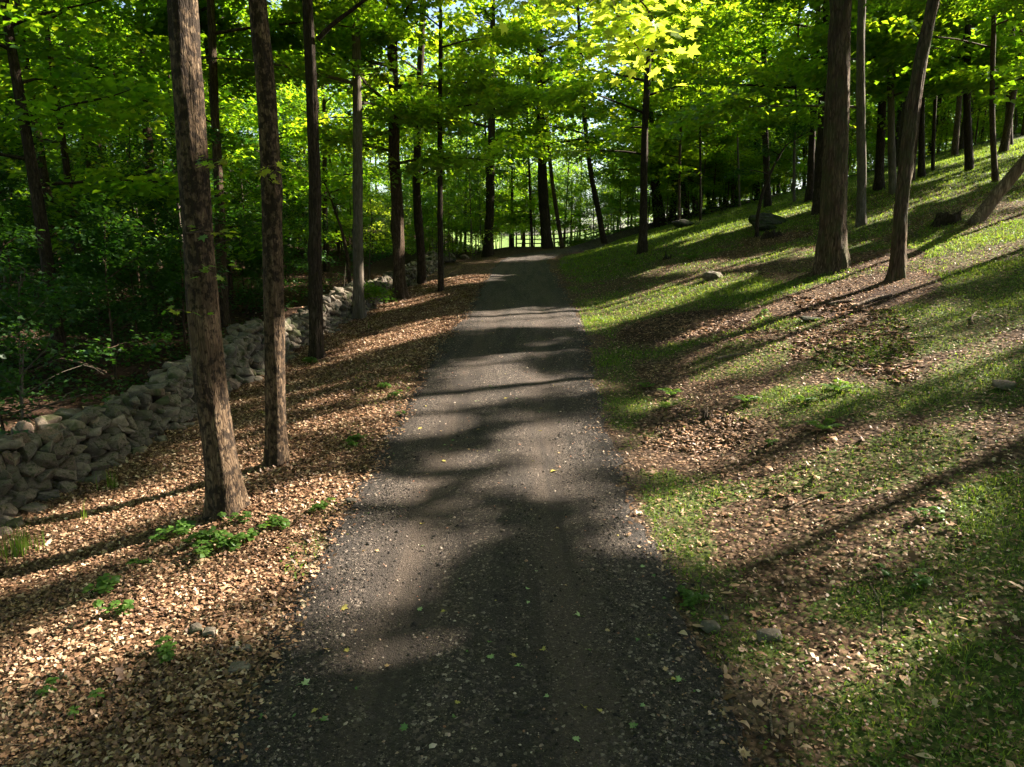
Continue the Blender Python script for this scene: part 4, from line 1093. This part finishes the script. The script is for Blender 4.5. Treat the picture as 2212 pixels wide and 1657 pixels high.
def log_obj(name, label, cat, pts, rad, mat, n=14, rough=1.0):
    pts = np.asarray(pts, float); b = pts[0].copy()
    P, t = resample(pts - b, .12 if rad[0] > .04 else .06)
    r = np.interp(np.linspace(0, 1, len(P)), np.linspace(0, 1, len(rad)), rad)
    def dsp(rr, th, Q):
        s = np.arange(len(Q))[:, None] * .25
        return rr * (1 + .25 * rough * (vn3(np.cos(th)[None] * 2 + 8 + 0 * s, np.sin(th)[None] * 2 + 3 + 0 * s, s + 0 * th[None]) - .5))
    V, F = tube(P, r, n, disp=dsp)
    V = np.concatenate([V, P[:1], P[-1:]]); m = len(P)
    j = np.arange(n); j2 = (j + 1) % n
    c0, c1 = m * n, m * n + 1
    tri = np.concatenate([np.stack([np.full(n, c0), j2, j], 1), np.stack([np.full(n, c1), (m - 1) * n + j, (m - 1) * n + j2], 1)])
    F3 = np.concatenate([F[:, [0, 1, 2]], F[:, [0, 2, 3]], tri])
    return tag(obj(name, mesh_np(name, V, F3, mat, {'v': np.zeros(len(V))}, True), None, b), label, cat)
def on(px, py, dz=.0):
    p = ground(px, py); p[2] += dz; return p
b = on(2100, 482, -.1)
log_obj('dead_trunk', 'bare dead trunk leaning steeply up the slope near the frame edge', 'dead tree', [b, at(2150, 425, b[1]), at(2212, 352, b[1] - .3), at(2300, 250, b[1] - .8)], [.19, .16, .15, .13], M_DEAD)
def stump(px, py, r, h, label, seed):
    p = on(px, py, -.1); P = np.array([[0, 0, 0], [0, 0, .1], [.01, 0, h * .5], [.02, 0, h]])
    P2, t = resample(P, .05)
    V, F = tube(P2, np.full(len(P2), r), 24, disp=trunk_disp(r, seed, 5, 1.1, 2.5))
    k = len(P2); top = V[(k - 1) * 24:].copy()
    V[(k - 1) * 24:, 2] += .09 * np.random.default_rng(seed).standard_normal(24)
    V = np.concatenate([V, [[.02, 0, h - .06]]]); j = np.arange(24)
    F3 = np.concatenate([F[:, [0, 1, 2]], F[:, [0, 2, 3]], np.stack([np.full(24, len(V) - 1), (k - 1) * 24 + j, (k - 1) * 24 + (j + 1) % 24], 1)])
    tag(obj('tree_stump', mesh_np('tree_stump', V, F3, M_BARK_D, {'v': np.zeros(len(V))}, True), None, p), label, 'stump')
stump(2045, 484, .20, .38, 'rotten dark stump beside the foot of the leaning dead trunk', 1)
stump(1668, 512, .20, .26, 'low decayed stump in front of the big flat boulder', 2)
stump(1441, 560, .10, .16, 'small black stump in the lawn near a fern clump', 3)
stump(1528, 905, .06, .13, 'splintered little stump among wood chips on the lower slope', 4)
stump(1432, 1028, .035, .06, 'short dark peg of wood near the drive edge', 5)
a = on(55, 606, .15); c = on(265, 632, .12)
log_obj('fallen_log', 'thick fallen log lying in a sunny gap of the woods behind the wall', 'log', [a, (a + c) / 2 + np.array([0, 0, .05]), c], [.22, .2, .13], M_DEAD)
p0 = on(236, 872, .62)
log_obj('fallen_branch', 'long bare curved branch propped on the stone wall from the woods', 'branch', [p0, p0 + np.array([-.55, .25, .12]), p0 + np.array([-1.15, .5, .18]), p0 + np.array([-1.6, .5, .0]), p0 + np.array([-2.2, .4, -.25])], [.028, .026, .03, .022, .012], M_BARK, 8)
STK = [((315, 1485), (418, 1455), .010, 'thin straight stick on dirt at the drive edge, near the oblong tan stone'), ((1545, 778), (1620, 765), .03, 'pale broken branch lying on the mid slope'),
       ((1598, 1700 / 1.0 - 60), (1000, 1000), 0, ''), ((1595, 1362), (1650, 1290), 0, ''),
       ((1880, 1262), (1906, 1372), .008, 'thin pale curved twig on shaded leaves, upper of two near the lower frame corner'), ((1668, 1640 - 50), (1680, 1480), .008, 'thin pale upright-lying twig right of the gravel, lower of two'),
       ((1740, 1495), (1850, 1548), .009, 'greenish brown twig lying across the shaded leaves and grass'), ((1700, 1105), (1775, 1070), .012, 'grey twig on the slope leaves'),
       ((1840, 668), (1925, 640), .05, 'rotting reddish bark slab between the two nearest slope trees'), ((1790, 660), (1840, 652), .04, 'lighter bark slab at the foot of the biggest tree'),
       ((1330, 820), (1338, 800), 0, ''), ((830, 1040), (850, 1036), .006, 'short twig on the gravel near the drive edge'), ((1950, 795 - 60), (2015, 728), .02, 'dark stick in the sunny grass'),
       ((2100, 700), (2112, 672), .02, 'small upright-tilted broken stick in the shaded grass'), ((2010, 452), (2090, 440), .02, 'dead limb lying beside the leaning dead trunk')]
for (x0, y0), (x1, y1), r, lb in STK:
    if not r: continue
    a = on(x0, y0, r * .6); c = on(x1, y1, r * .6)
    mid = (a + c) / 2; mid[2] = float(surf(mid[0], mid[1])) + r; d = c - a
    mid += np.array([-d[1], d[0], 0]) * .07
    log_obj('bark_slab' if 'slab' in lb else 'stick', lb, 'bark' if 'slab' in lb else 'stick', [a, mid, c], [r, r * .9, r * .55], M_DEAD if 'slab' in lb else M_STICK, 8)
def chips():
    B = Buf()
    for (cx, cyy, rx, ry, n, s) in [(1850, 640, 150, 34, 700, .085), (1480, 705, 140, 26, 350, .07), (1500, 930, 130, 50, 350, .06), (1700, 720, 260, 40, 350, .07), (1900, 560, 120, 20, 250, .08)]:
        for _ in range(n):
            a = random.random() * 6.28; q = math.sqrt(random.random())
            px, py = cx + rx * q * math.cos(a), cyy + ry * q * math.sin(a)
            p = ground_fast(px, py)
            L = s * (.5 + random.random()); w = L * .22
            az = random.random() * 6.28
            D = np.array([math.cos(az), math.sin(az), .15 * random.gauss(0, 1)]); N = np.array([.3 * random.gauss(0, 1), .3 * random.gauss(0, 1), 1.])
            X = np.cross(D, N)
            c = p + np.array([0, 0, .015])
            V = [c - X * w - D * L, c + X * w * .7 - D * L * .9, c + X * w + D * L * .8, c - X * w * .6 + D * L]
            V += [v - np.array([0, 0, .012]) for v in V]
            B.add(V, [(0, 1, 2), (0, 2, 3), (0, 4, 5), (0, 5, 1), (1, 5, 6), (1, 6, 2), (2, 6, 7), (2, 7, 3), (3, 7, 4), (3, 4, 0)], .1 + .55 * random.random())
    tag(obj('bark_debris', B.mesh('bark_debris', M_LITTER)), 'splinters of bark and wood chips scattered under the slope trees', 'wood chips', kind='stuff')
def ground_fast(px, py):
    d = ray(px, py); t = 10.
    for _ in range(14):
        z = float(T(d[0] * t, d[1] * t))
        t2 = (z - CAM_H) / d[2]
        t = .5 * t + .5 * min(max(t2, 2), 60)
    return np.array([d[0] * t, d[1] * t, float(T(d[0] * t, d[1] * t))])
chips()
def twigs():
    B = Buf(); n = 900
    for k in range(n):
        y = 3.2 + random.random() ** 1.5 * 18
        x = float(xc(y)) + (random.uniform(-6, -1.8) if random.random() < .4 else random.uniform(1.8, 11))
        if abs(x) > y * .8 + .6: continue
        z = float(T(x, y)) + .012; a = random.random() * 6.28; L = random.uniform(.06, .28) * (1.8 if random.random() < .1 else 1)
        d = np.array([math.cos(a), math.sin(a), .06 * random.gauss(0, 1)]); q = np.array([-d[1], d[0], 0])
        p = np.array([x, y, z]); r = random.uniform(.002, .0045) * (1 + .02 * y)
        B.add(*tube(np.stack([p, p + d * L * .5 + q * L * random.uniform(-.12, .12) + np.array([0, 0, .006]), p + d * L]), [r, r * .85, r * .5], 4))
    tag(obj('twigs', B.mesh('twigs', M_STICK)), 'thin dry twigs lying among the dead leaves', 'twigs', kind='stuff')
twigs()

# curved sapling by the boulder
b = ground(1634, 512)
path = [np.zeros(3)] + [at(x, y, b[1]) - b for x, y in [(1636, 470), (1643, 430), (1655, 395), (1670, 362), (1697, 313), (1746, 285)]]
add_tree('maple_tree', 'slim bent trunk arching right over the big flat boulder', 'tree', b, path, .075, 2.2, 1.6, 900, .13, 91, M_BARK_D, M_LEAF_SHADED, near=True, layers=3, spray=(.4, .7), flare=.3)
# dead slanting stem by the wall
b = ground(757, 636)
path = [np.zeros(3)] + [at(x, y, b[1]) - b for x, y in [(752, 560), (738, 495), (715, 430), (700, 390)]]
add_tree('maple_tree', 'thin trunk slanting left behind the pale grey tree at the wall', 'tree', b, path, .085, 3.5, 1.6, 700, .15, 92, M_BARK, near=True, layers=2, spray=(.5, .8), flare=.3)
b = ground(795, 622)
path = [np.zeros(3)] + [at(x, y, b[1]) - b for x, y in [(798, 570), (800, 520), (803, 470), (800, 430)]]
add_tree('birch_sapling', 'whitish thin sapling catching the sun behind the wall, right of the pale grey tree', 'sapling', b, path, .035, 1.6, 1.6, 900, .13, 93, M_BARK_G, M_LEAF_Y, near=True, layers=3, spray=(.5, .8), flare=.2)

# ------------------------------------------------------------------ near sprays of big maple leaves
def sprig(parent_base, pts, nl, size, seed, mat, parent, name='leafy_branch', spread=.5, flat=.25):
    lr = np.random.default_rng(seed)
    pts = np.asarray(pts, float) - np.asarray(parent_base)
    P, t = resample(pts, .12)
    B = Buf()
    B.add(*tube(P, np.linspace(.014, .003, len(P)), 5))
    br = obj(name, B.mesh(name, M_BARK, True), parent)
    n = nl
    q = .2 + .8 * lr.random(n) ** .7
    C = np.stack([np.interp(q, np.linspace(0, 1, len(P)), P[:, k]) for k in range(3)], 1)
    off = lr.standard_normal((n, 3)) * np.array([spread, spread, spread * flat])
    LP = C + off
    D = off * np.array([1, 1, .3]) + lr.standard_normal((n, 3)) * .25 * spread + np.array([0, 0, -.25 * spread])
    N = np.stack([.45 * lr.standard_normal(n), -.25 + .45 * lr.standard_normal(n), np.ones(n)], 1)
    V, F, v = leaves(LP, D, N, size * (.7 + .6 * lr.random(n)), np.clip(lr.random(n), 0, 1), LEAF_M)
    # petiole twigs
    obj('leaves', mesh_np('leaves', V, F, mat, {'v': v}), br)
    return br
roots = [o for o in SC.objects if o.parent is None and o.get('category') == 'tree']
def find(s): return [o for o in roots if s in o['label']][0]
mp = find('leaning its bright limb'); mb = np.array(mp.location)
j = mb + np.array([-.2, .1, 6.2])
limb_end = at(1310, -40, 6.0)
w = Buf()
LPp, _ = resample(np.array([j, (j + limb_end) / 2 + np.array([0, .2, .25]), limb_end]) - mb, .2)
w.add(*tube(LPp, np.linspace(.06, .016, len(LPp)), 7))
obj('branch', w.mesh('branch', M_BARK, True), mp)
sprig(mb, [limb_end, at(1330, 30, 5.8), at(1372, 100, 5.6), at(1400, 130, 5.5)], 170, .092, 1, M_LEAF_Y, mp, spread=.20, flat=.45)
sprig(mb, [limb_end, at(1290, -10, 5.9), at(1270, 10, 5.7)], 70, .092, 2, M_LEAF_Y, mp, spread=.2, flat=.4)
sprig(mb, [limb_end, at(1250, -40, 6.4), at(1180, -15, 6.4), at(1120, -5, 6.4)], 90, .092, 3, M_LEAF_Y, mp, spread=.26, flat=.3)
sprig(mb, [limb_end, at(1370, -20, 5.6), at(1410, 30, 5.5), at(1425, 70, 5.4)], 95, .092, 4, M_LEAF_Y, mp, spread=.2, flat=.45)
t1 = find('thick leaning trunk'); b1 = np.array(t1.location)
for k, (x, y, dx) in enumerate([(470, 335, 60), (460, 490, 70), (465, 575, 60), (395, 655, 20)]):
    s0 = at(x - dx * .8, y + 15, b1[1] - .2); s1 = at(x + dx * .4, y + 18, b1[1] - .45)
    sprig(b1, [s0, (s0 + s1) / 2 + np.array([0, 0, .05]), s1], 9, .085, 20 + k, M_LEAF, t1, spread=.09, flat=.4)
t2 = find('bulge partway'); b2 = np.array(t2.location)
for k, (x, y) in enumerate([(572, 360), (582, 372)]):
    s0 = at(x + 20, y - 5, b2[1] - .2); s1 = at(x - 12, y + 10, b2[1] - .5)
    sprig(b2, [s0, (s0 + s1) / 2, s1], 7, .09, 30 + k, M_LEAF_Y, t2, spread=.09, flat=.4)
t3 = find('third along the drive'); b3 = np.array(t3.location)
B = Buf(); P, _ = resample(np.array([at(686, 85, b3[1]), at(720, 50, b3[1]), at(760, 22, b3[1]), at(800, -10, b3[1])]) - b3, .15)
B.add(*tube(P, np.linspace(.06, .035, len(P)), 8)); obj('limb', B.mesh('limb', M_BARK_D, True), t3)

# ------------------------------------------------------------------ ferns, seedlings, grass clumps
def fern_mesh(seed, r, nf):
    lr = np.random.default_rng(seed)
    B = Buf()
    for i in range(nf):
        az = i * 6.28 / nf + lr.standard_normal() * .3
        Lf = r * (.8 + .4 * lr.random()); arch = .55 + .3 * lr.random()
        t = np.linspace(0, 1, 22)
        d = np.array([math.cos(az), math.sin(az), 0]); sdir = np.array([-d[1], d[0], 0])
        P = d[None] * (Lf * t)[:, None] * .85 + np.array([0, 0, 1.])[None] * (Lf * arch * (t * 1.5 - 1.1 * t ** 2))[:, None]
        B.add(*[q if k == 0 else np.concatenate([q[:, [0, 1, 2]], q[:, [0, 2, 3]]]) for k, q in enumerate(tube(P, np.full(22, .003), 3))])
        for s in (-1, 1):
            m = len(t) - 3
            wd = Lf * .22 * np.sin(np.clip(t[3:] * 1.05, 0, 1) * math.pi) ** .7 + .01
            Dd = np.repeat((sdir * s)[None], m, 0) + d[None] * .35 + np.array([0, 0, -.15])
            Nn = np.repeat(np.array([[0, 0, 1.]]), m, 0) + .2 * lr.standard_normal((m, 3))
            tm = (LEAF_A[0] * np.array([.42, 1, 1]), LEAF_A[1])
            B.add(*leaves(P[3:], Dd, Nn, wd, np.clip(.5 + .2 * lr.standard_normal(m), 0, 1), tm))
    return B.mesh('fern', M_FERN)
FM = [fern_mesh(i, 1.0, 8 + i) for i in range(3)]
FERN = [(1360, 572, .48, 'dark bushy fern in the shade near the lone lawn trunk'), (1492, 560, .42, 'rounded bright fern further up the lawn, behind the pointed pale rock'), (1612, 870, .26, 'compact fern clump on the lower slope, right of a lit one'),
        (1440, 882, .22, 'sunlit yellow-green fern near the drive edge'), (1395, 838, .2, 'small fern nearest the drive on the lower slope'), (1450, 855, .26, 'fern just above the sunlit yellow-green one'),
        (1735, 868, .26, 'feathery fern in the middle of the slope grass'), (1810, 845, .28, 'tall pale fern frond clump right of the feathery one'), (1775, 930, .28, 'dark fern below the feathery one on the slope'), (1300, 615, .2, 'tiny dark fern on the verge by the far drive edge')]
for k, (x, y, s, lb) in enumerate(FERN):
    p = ground(x, y); o = tag(obj('fern', FM[k % 3], None, p), lb, 'fern', 'ferns on the slope'); o.scale = (s, s, s); o.rotation_euler = (0, 0, k * 1.3)
for k in range(26):
    x = random.uniform(4, 9); y = random.uniform(47, 52)
    o = tag(obj('fern', FM[k % 3], None, (x, y, float(T(x, y)))), 'fern in the green fringe beyond the bend of the drive', 'fern', 'ferns beyond the bend'); s = random.uniform(.5, .9); o.scale = (s, s, s); o.rotation_euler = (0, 0, k)
def seed_mesh(seed, nw):
    lr = np.random.default_rng(seed); B = Buf()
    for i in range(nw):
        c = lr.standard_normal(2) * (.0 if nw == 1 else .36); h = .35 + .4 * lr.random()
        B.add(*[q if k == 0 else np.concatenate([q[:, [0, 1, 2]], q[:, [0, 2, 3]]]) for k, q in enumerate(tube(np.array([[c[0] * .8, c[1] * .8, 0], [c[0], c[1], h * .6], [c[0], c[1], h]]), [.02, .018, .012], 4))])
        m = 7
        a = np.arange(m) * GA + lr.random() * 6
        P = np.stack([np.full(m, c[0]), np.full(m, c[1]), h - .03 * np.arange(m)], 1)
        D = np.stack([np.cos(a), np.sin(a), .1 + .2 * lr.standard_normal(m)], 1)
        B.add(*leaves(P, D, np.array([[0, 0, 1.]]) + .25 * lr.standard_normal((m, 3)), .38 * (.7 + .5 * lr.random(m)), np.clip(.5 + .3 * lr.standard_normal(m), 0, 1), (LEAF_O[0] * np.array([1.15, 1, 1]), LEAF_O[1])))
    return B.mesh('seedling', M_FERN)
SM = [seed_mesh(40, 1), seed_mesh(41, 4), seed_mesh(42, 8), seed_mesh(43, 14)]
SEED = [(390, 1155, 3, .20, 'bright clump of ground plants at the left of the thick leaning trunk foot'), (445, 1175, 3, .20, 'bright clump of ground plants in front of the thick leaning trunk'), (490, 1185, 3, .2, 'spreading clump of toothed plants below the thick leaning trunk'),
        (530, 1175, 2, .18, 'pale toothed plants on sunlit leaves right of the trunk foot'), (350, 1165, 1, .16, 'small plant at the shadow edge left of the trunk'), (440, 1200, 2, .18, 'low clump of plants on the brightest leaves'),
        (222, 1280, 3, .19, 'leafy plant clump in the middle of the leaf litter'), (262, 1328, 2, .16, 'little plant on leaves below the leafy clump'), (290, 1230, 1, .15, 'small seedling on leaves above the leafy clump'), (210, 1530, 0, .17, 'single whorled seedling near the lower corner'),
        (163, 1562, 0, .15, 'seedling with two upright leaves at the lower corner'), (360, 1410, 2, .14, 'low seedlings between the leaves and the dirt'), (365, 1435, 1, .10, 'tiny seedling tuft by the dirt'), (115, 1490, 1, .12, 'faint seedling in the shaded leaf bank'),
        (600, 1140, 3, .16, 'patch of small plants right of the nearest trunk'), (690, 1105, 2, .14, 'plants at the sunny verge of the drive'), (770, 955, 3, .15, 'green clump on the verge beside the drive, halfway up'), (760, 965, 2, .14, 'second green clump on the verge beside the drive'),
        (605, 955, 1, .18, 'broad leaf sprout at the foot of the blotched bulging trunk'), (520, 1130, 2, .16, 'sprouts touching the roots of the nearest trunk'), (670, 785, 3, .2, 'plants at the foot of the dark straight trunk'), (870, 900, 1, .12, 'small sprout on the verge, far up the drive'),
        (1500, 1310, 3, .13, 'green tuft of plants at the drive edge low on the picture'), (1480, 1290, 2, .12, 'sprouting plants beside the green tuft at the gravel edge'), (1990, 1270, 2, .13, 'broad leaved plant in the shaded grass'), (2010, 1120, 2, .14, 'plant clump in the dappled grass'),
        (1660, 965, 1, .14, 'grassy seedling with a long leaf on the chips'), (1650, 680, 2, .16, 'seedlings below the pointed pale rock'), (1900, 1240, 1, .12, 'seedling near the pale curved twig'), (830, 840, 3, .15, 'green weeds on the shaded verge'), (850, 860, 2, .15, 'weeds on the shaded verge near the gravel')]
for k, (x, y, mi, s, lb) in enumerate(SEED):
    o = tag(obj('seedling', SM[mi], None, ground(x, y)), lb, 'plant', 'small green plants on the forest floor'); o.scale = (s, s, s); o.rotation_euler = (0, 0, k * 2.1)
def clump(px, py, n, h, sp, label, seed):
    lr = np.random.default_rng(seed); B = Buf(); p = ground(px, py)
    for i in range(n):
        c = lr.standard_normal(2) * sp; H = h * (.5 + .6 * lr.random()); a = lr.random() * 6.28; ln = H * .35 * lr.random(); w = .006
        d = np.array([math.cos(a), math.sin(a)]) * ln; s = np.array([-math.sin(a), math.cos(a), 0]) * w
        t = np.linspace(0, 1, 5)
        C = np.stack([c[0] + d[0] * t ** 2, c[1] + d[1] * t ** 2, H * (t - .15 * t ** 3)], 1)
        V = np.concatenate([C - s * (1 - t)[:, None], C + s * (1 - t)[:, None]])
        F = [(k, k + 5, k + 6) for k in range(4)] + [(k, k + 6, k + 1) for k in range(4)]
        B.add(V, F, np.clip(.45 + .25 * lr.standard_normal(), 0, 1))
    tag(obj('grass_clump', B.mesh('grass_clump', M_GRASS), None, p), label, 'grass clump', 'tall grass clumps near the wall')
clump(240, 1055, 26, .42, .05, 'bright tuft of tall grass at the foot of the stone wall', 1)
clump(45, 1195, 90, .42, .10, 'dark bushy clump of tall grass near the frame edge', 2)
clump(185, 1125, 7, .34, .02, 'few upright grass blades between the wall and the nearest trunk', 3)
clump(797, 712, 6, .4, .02, 'lone grass blades on sunny leaves below the pale grey tree', 4)

# ------------------------------------------------------------------ leaves lying on the drive
FLM = {}
for kn, mt in M_FALL.items():
    V, F, v = leaves(np.zeros((1, 3)), np.array([[0, 1., 0]]), np.array([[0, 0, 1.]]), np.array([1.]), np.array([.5]), (LEAF_M[0] * np.array([1, 1, 1.3]), LEAF_M[1]))
    B = Buf(); B.add(V, F, .5)
    st = np.array([[0, 0, .02], [.02, -.3, .06], [.0, -.6, .03]])
    q, f = tube(st, [.012, .01, .008], 3); B.add(q, np.concatenate([f[:, [0, 1, 2]], f[:, [0, 2, 3]]]), .2)
    FLM[kn] = B.mesh('fallen_leaf', mt)
PL = [(655, 1490, 'pale green', .12), (1248, 1335, 'pale green', .12), (686, 1542, 'yellow', .09), (1262, 1535, 'yellow', .08), (1200, 1020, 'yellow', .11), (872, 935, 'yellow', .10), (905, 930, 'yellow', .09), (740, 1322, 'yellow', .08), (1063, 1432, 'pale green', .08),
      (1115, 1428, 'yellow', .08), (1176, 1413, 'yellow', .09), (1125, 1450, 'pale green', .07), (905, 1320, 'pale green', .07), (880, 1580, 'green', .08), (1366, 1572, 'green', .09), (1240, 1600, 'pale green', .07), (420, 1585, 'yellow', .08), (695, 1565, 'green', .09),
      (698, 1412, 'tan', .09), (752, 1416, 'yellow', .07), (910, 1135, 'yellow', .08), (960, 1000, 'yellow', .08), (1095, 865, 'yellow', .09), (1060, 838, 'green', .12), (1470, 1480, 'pale green', .08), (1565, 1550, 'tan', .08), (1605, 1640, 'tan', .1), (840, 1444, 'tan', .07)]
px_used = [(p[0], p[1]) for p in PL]
while len(PL) < 150:
    y = 4.0 + random.random() ** 1.6 * 18; u = random.uniform(-1.6, 1.6)
    X, Y, f = proj(np.array([[float(xc(y)) + u, y, float(surf(float(xc(y)) + u, y))]]))
    if 0 < Y[0] < 1650: PL.append((float(X[0]), float(Y[0]), random.choice(['yellow', 'pale green', 'green', 'tan', 'tan', 'tan']), random.uniform(.03, .065)))
SHOWN = {0: 'largest pale maple leaf lying on the gravel near the lower edge of the drive', 1: 'large pale green maple leaf in the middle of the shaded gravel', 4: 'bright yellow-green maple leaf on the sunny gravel right of centre'}
for k, (x, y, kn, s) in enumerate(PL):
    p = ground(x, y); p[2] = float(surf(p[0], p[1])) + .006
    o = obj('fallen_leaf', FLM[kn], None, p); s *= .85; o.scale = (s * random.uniform(.6, 1), s * random.uniform(.8, 1), s * random.uniform(.6, 3.2)); o.rotation_euler = (random.gauss(0, .25), random.gauss(0, .25), random.random() * 6.28)
    tag(o, SHOWN.get(k, f'{kn} fallen maple leaf lying flat on the dark gravel drive'), 'leaf', f'{kn} fallen leaves on the drive')

# ------------------------------------------------------------------ split rail fence beyond the bend
fy = 60.
f0 = at(1095, 525, fy); f1 = at(1300, 525, fy)
fr = thing('rail_fence', 'weathered split rail fence seen between trunks beyond the bend', 'fence', (float(f0[0]), fy, float(T(f0[0], fy))))
fo = np.array(fr.location)
xs = np.linspace(f0[0] + .8, f1[0] + .5, 4)
for x in xs:
    z = float(T(x, fy)); B = Buf()
    B.add(*tube(np.array([[x, fy, z - .2], [x, fy, z + .6], [x, fy, z + 1.25]]) - fo, [.08, .075, .065], 6)); obj('post', B.mesh('post', M_FENCE), fr)
for a, c in zip(xs[:-1], xs[1:]):
    for h in (.38, .72, 1.08):
        B = Buf(); za = float(T(a, fy)) + h; zc_ = float(T(c, fy)) + h
        B.add(*tube(np.array([[a, fy - .02, za], [(a + c) / 2, fy, (za + zc_) / 2 - .03], [c, fy + .02, zc_]]) - fo, [.05, .055, .05], 5)); obj('rail', B.mesh('rail', M_FENCE), fr)
print('LEAF/MESH verts', sum(len(m.vertices) for m in bpy.data.meshes))
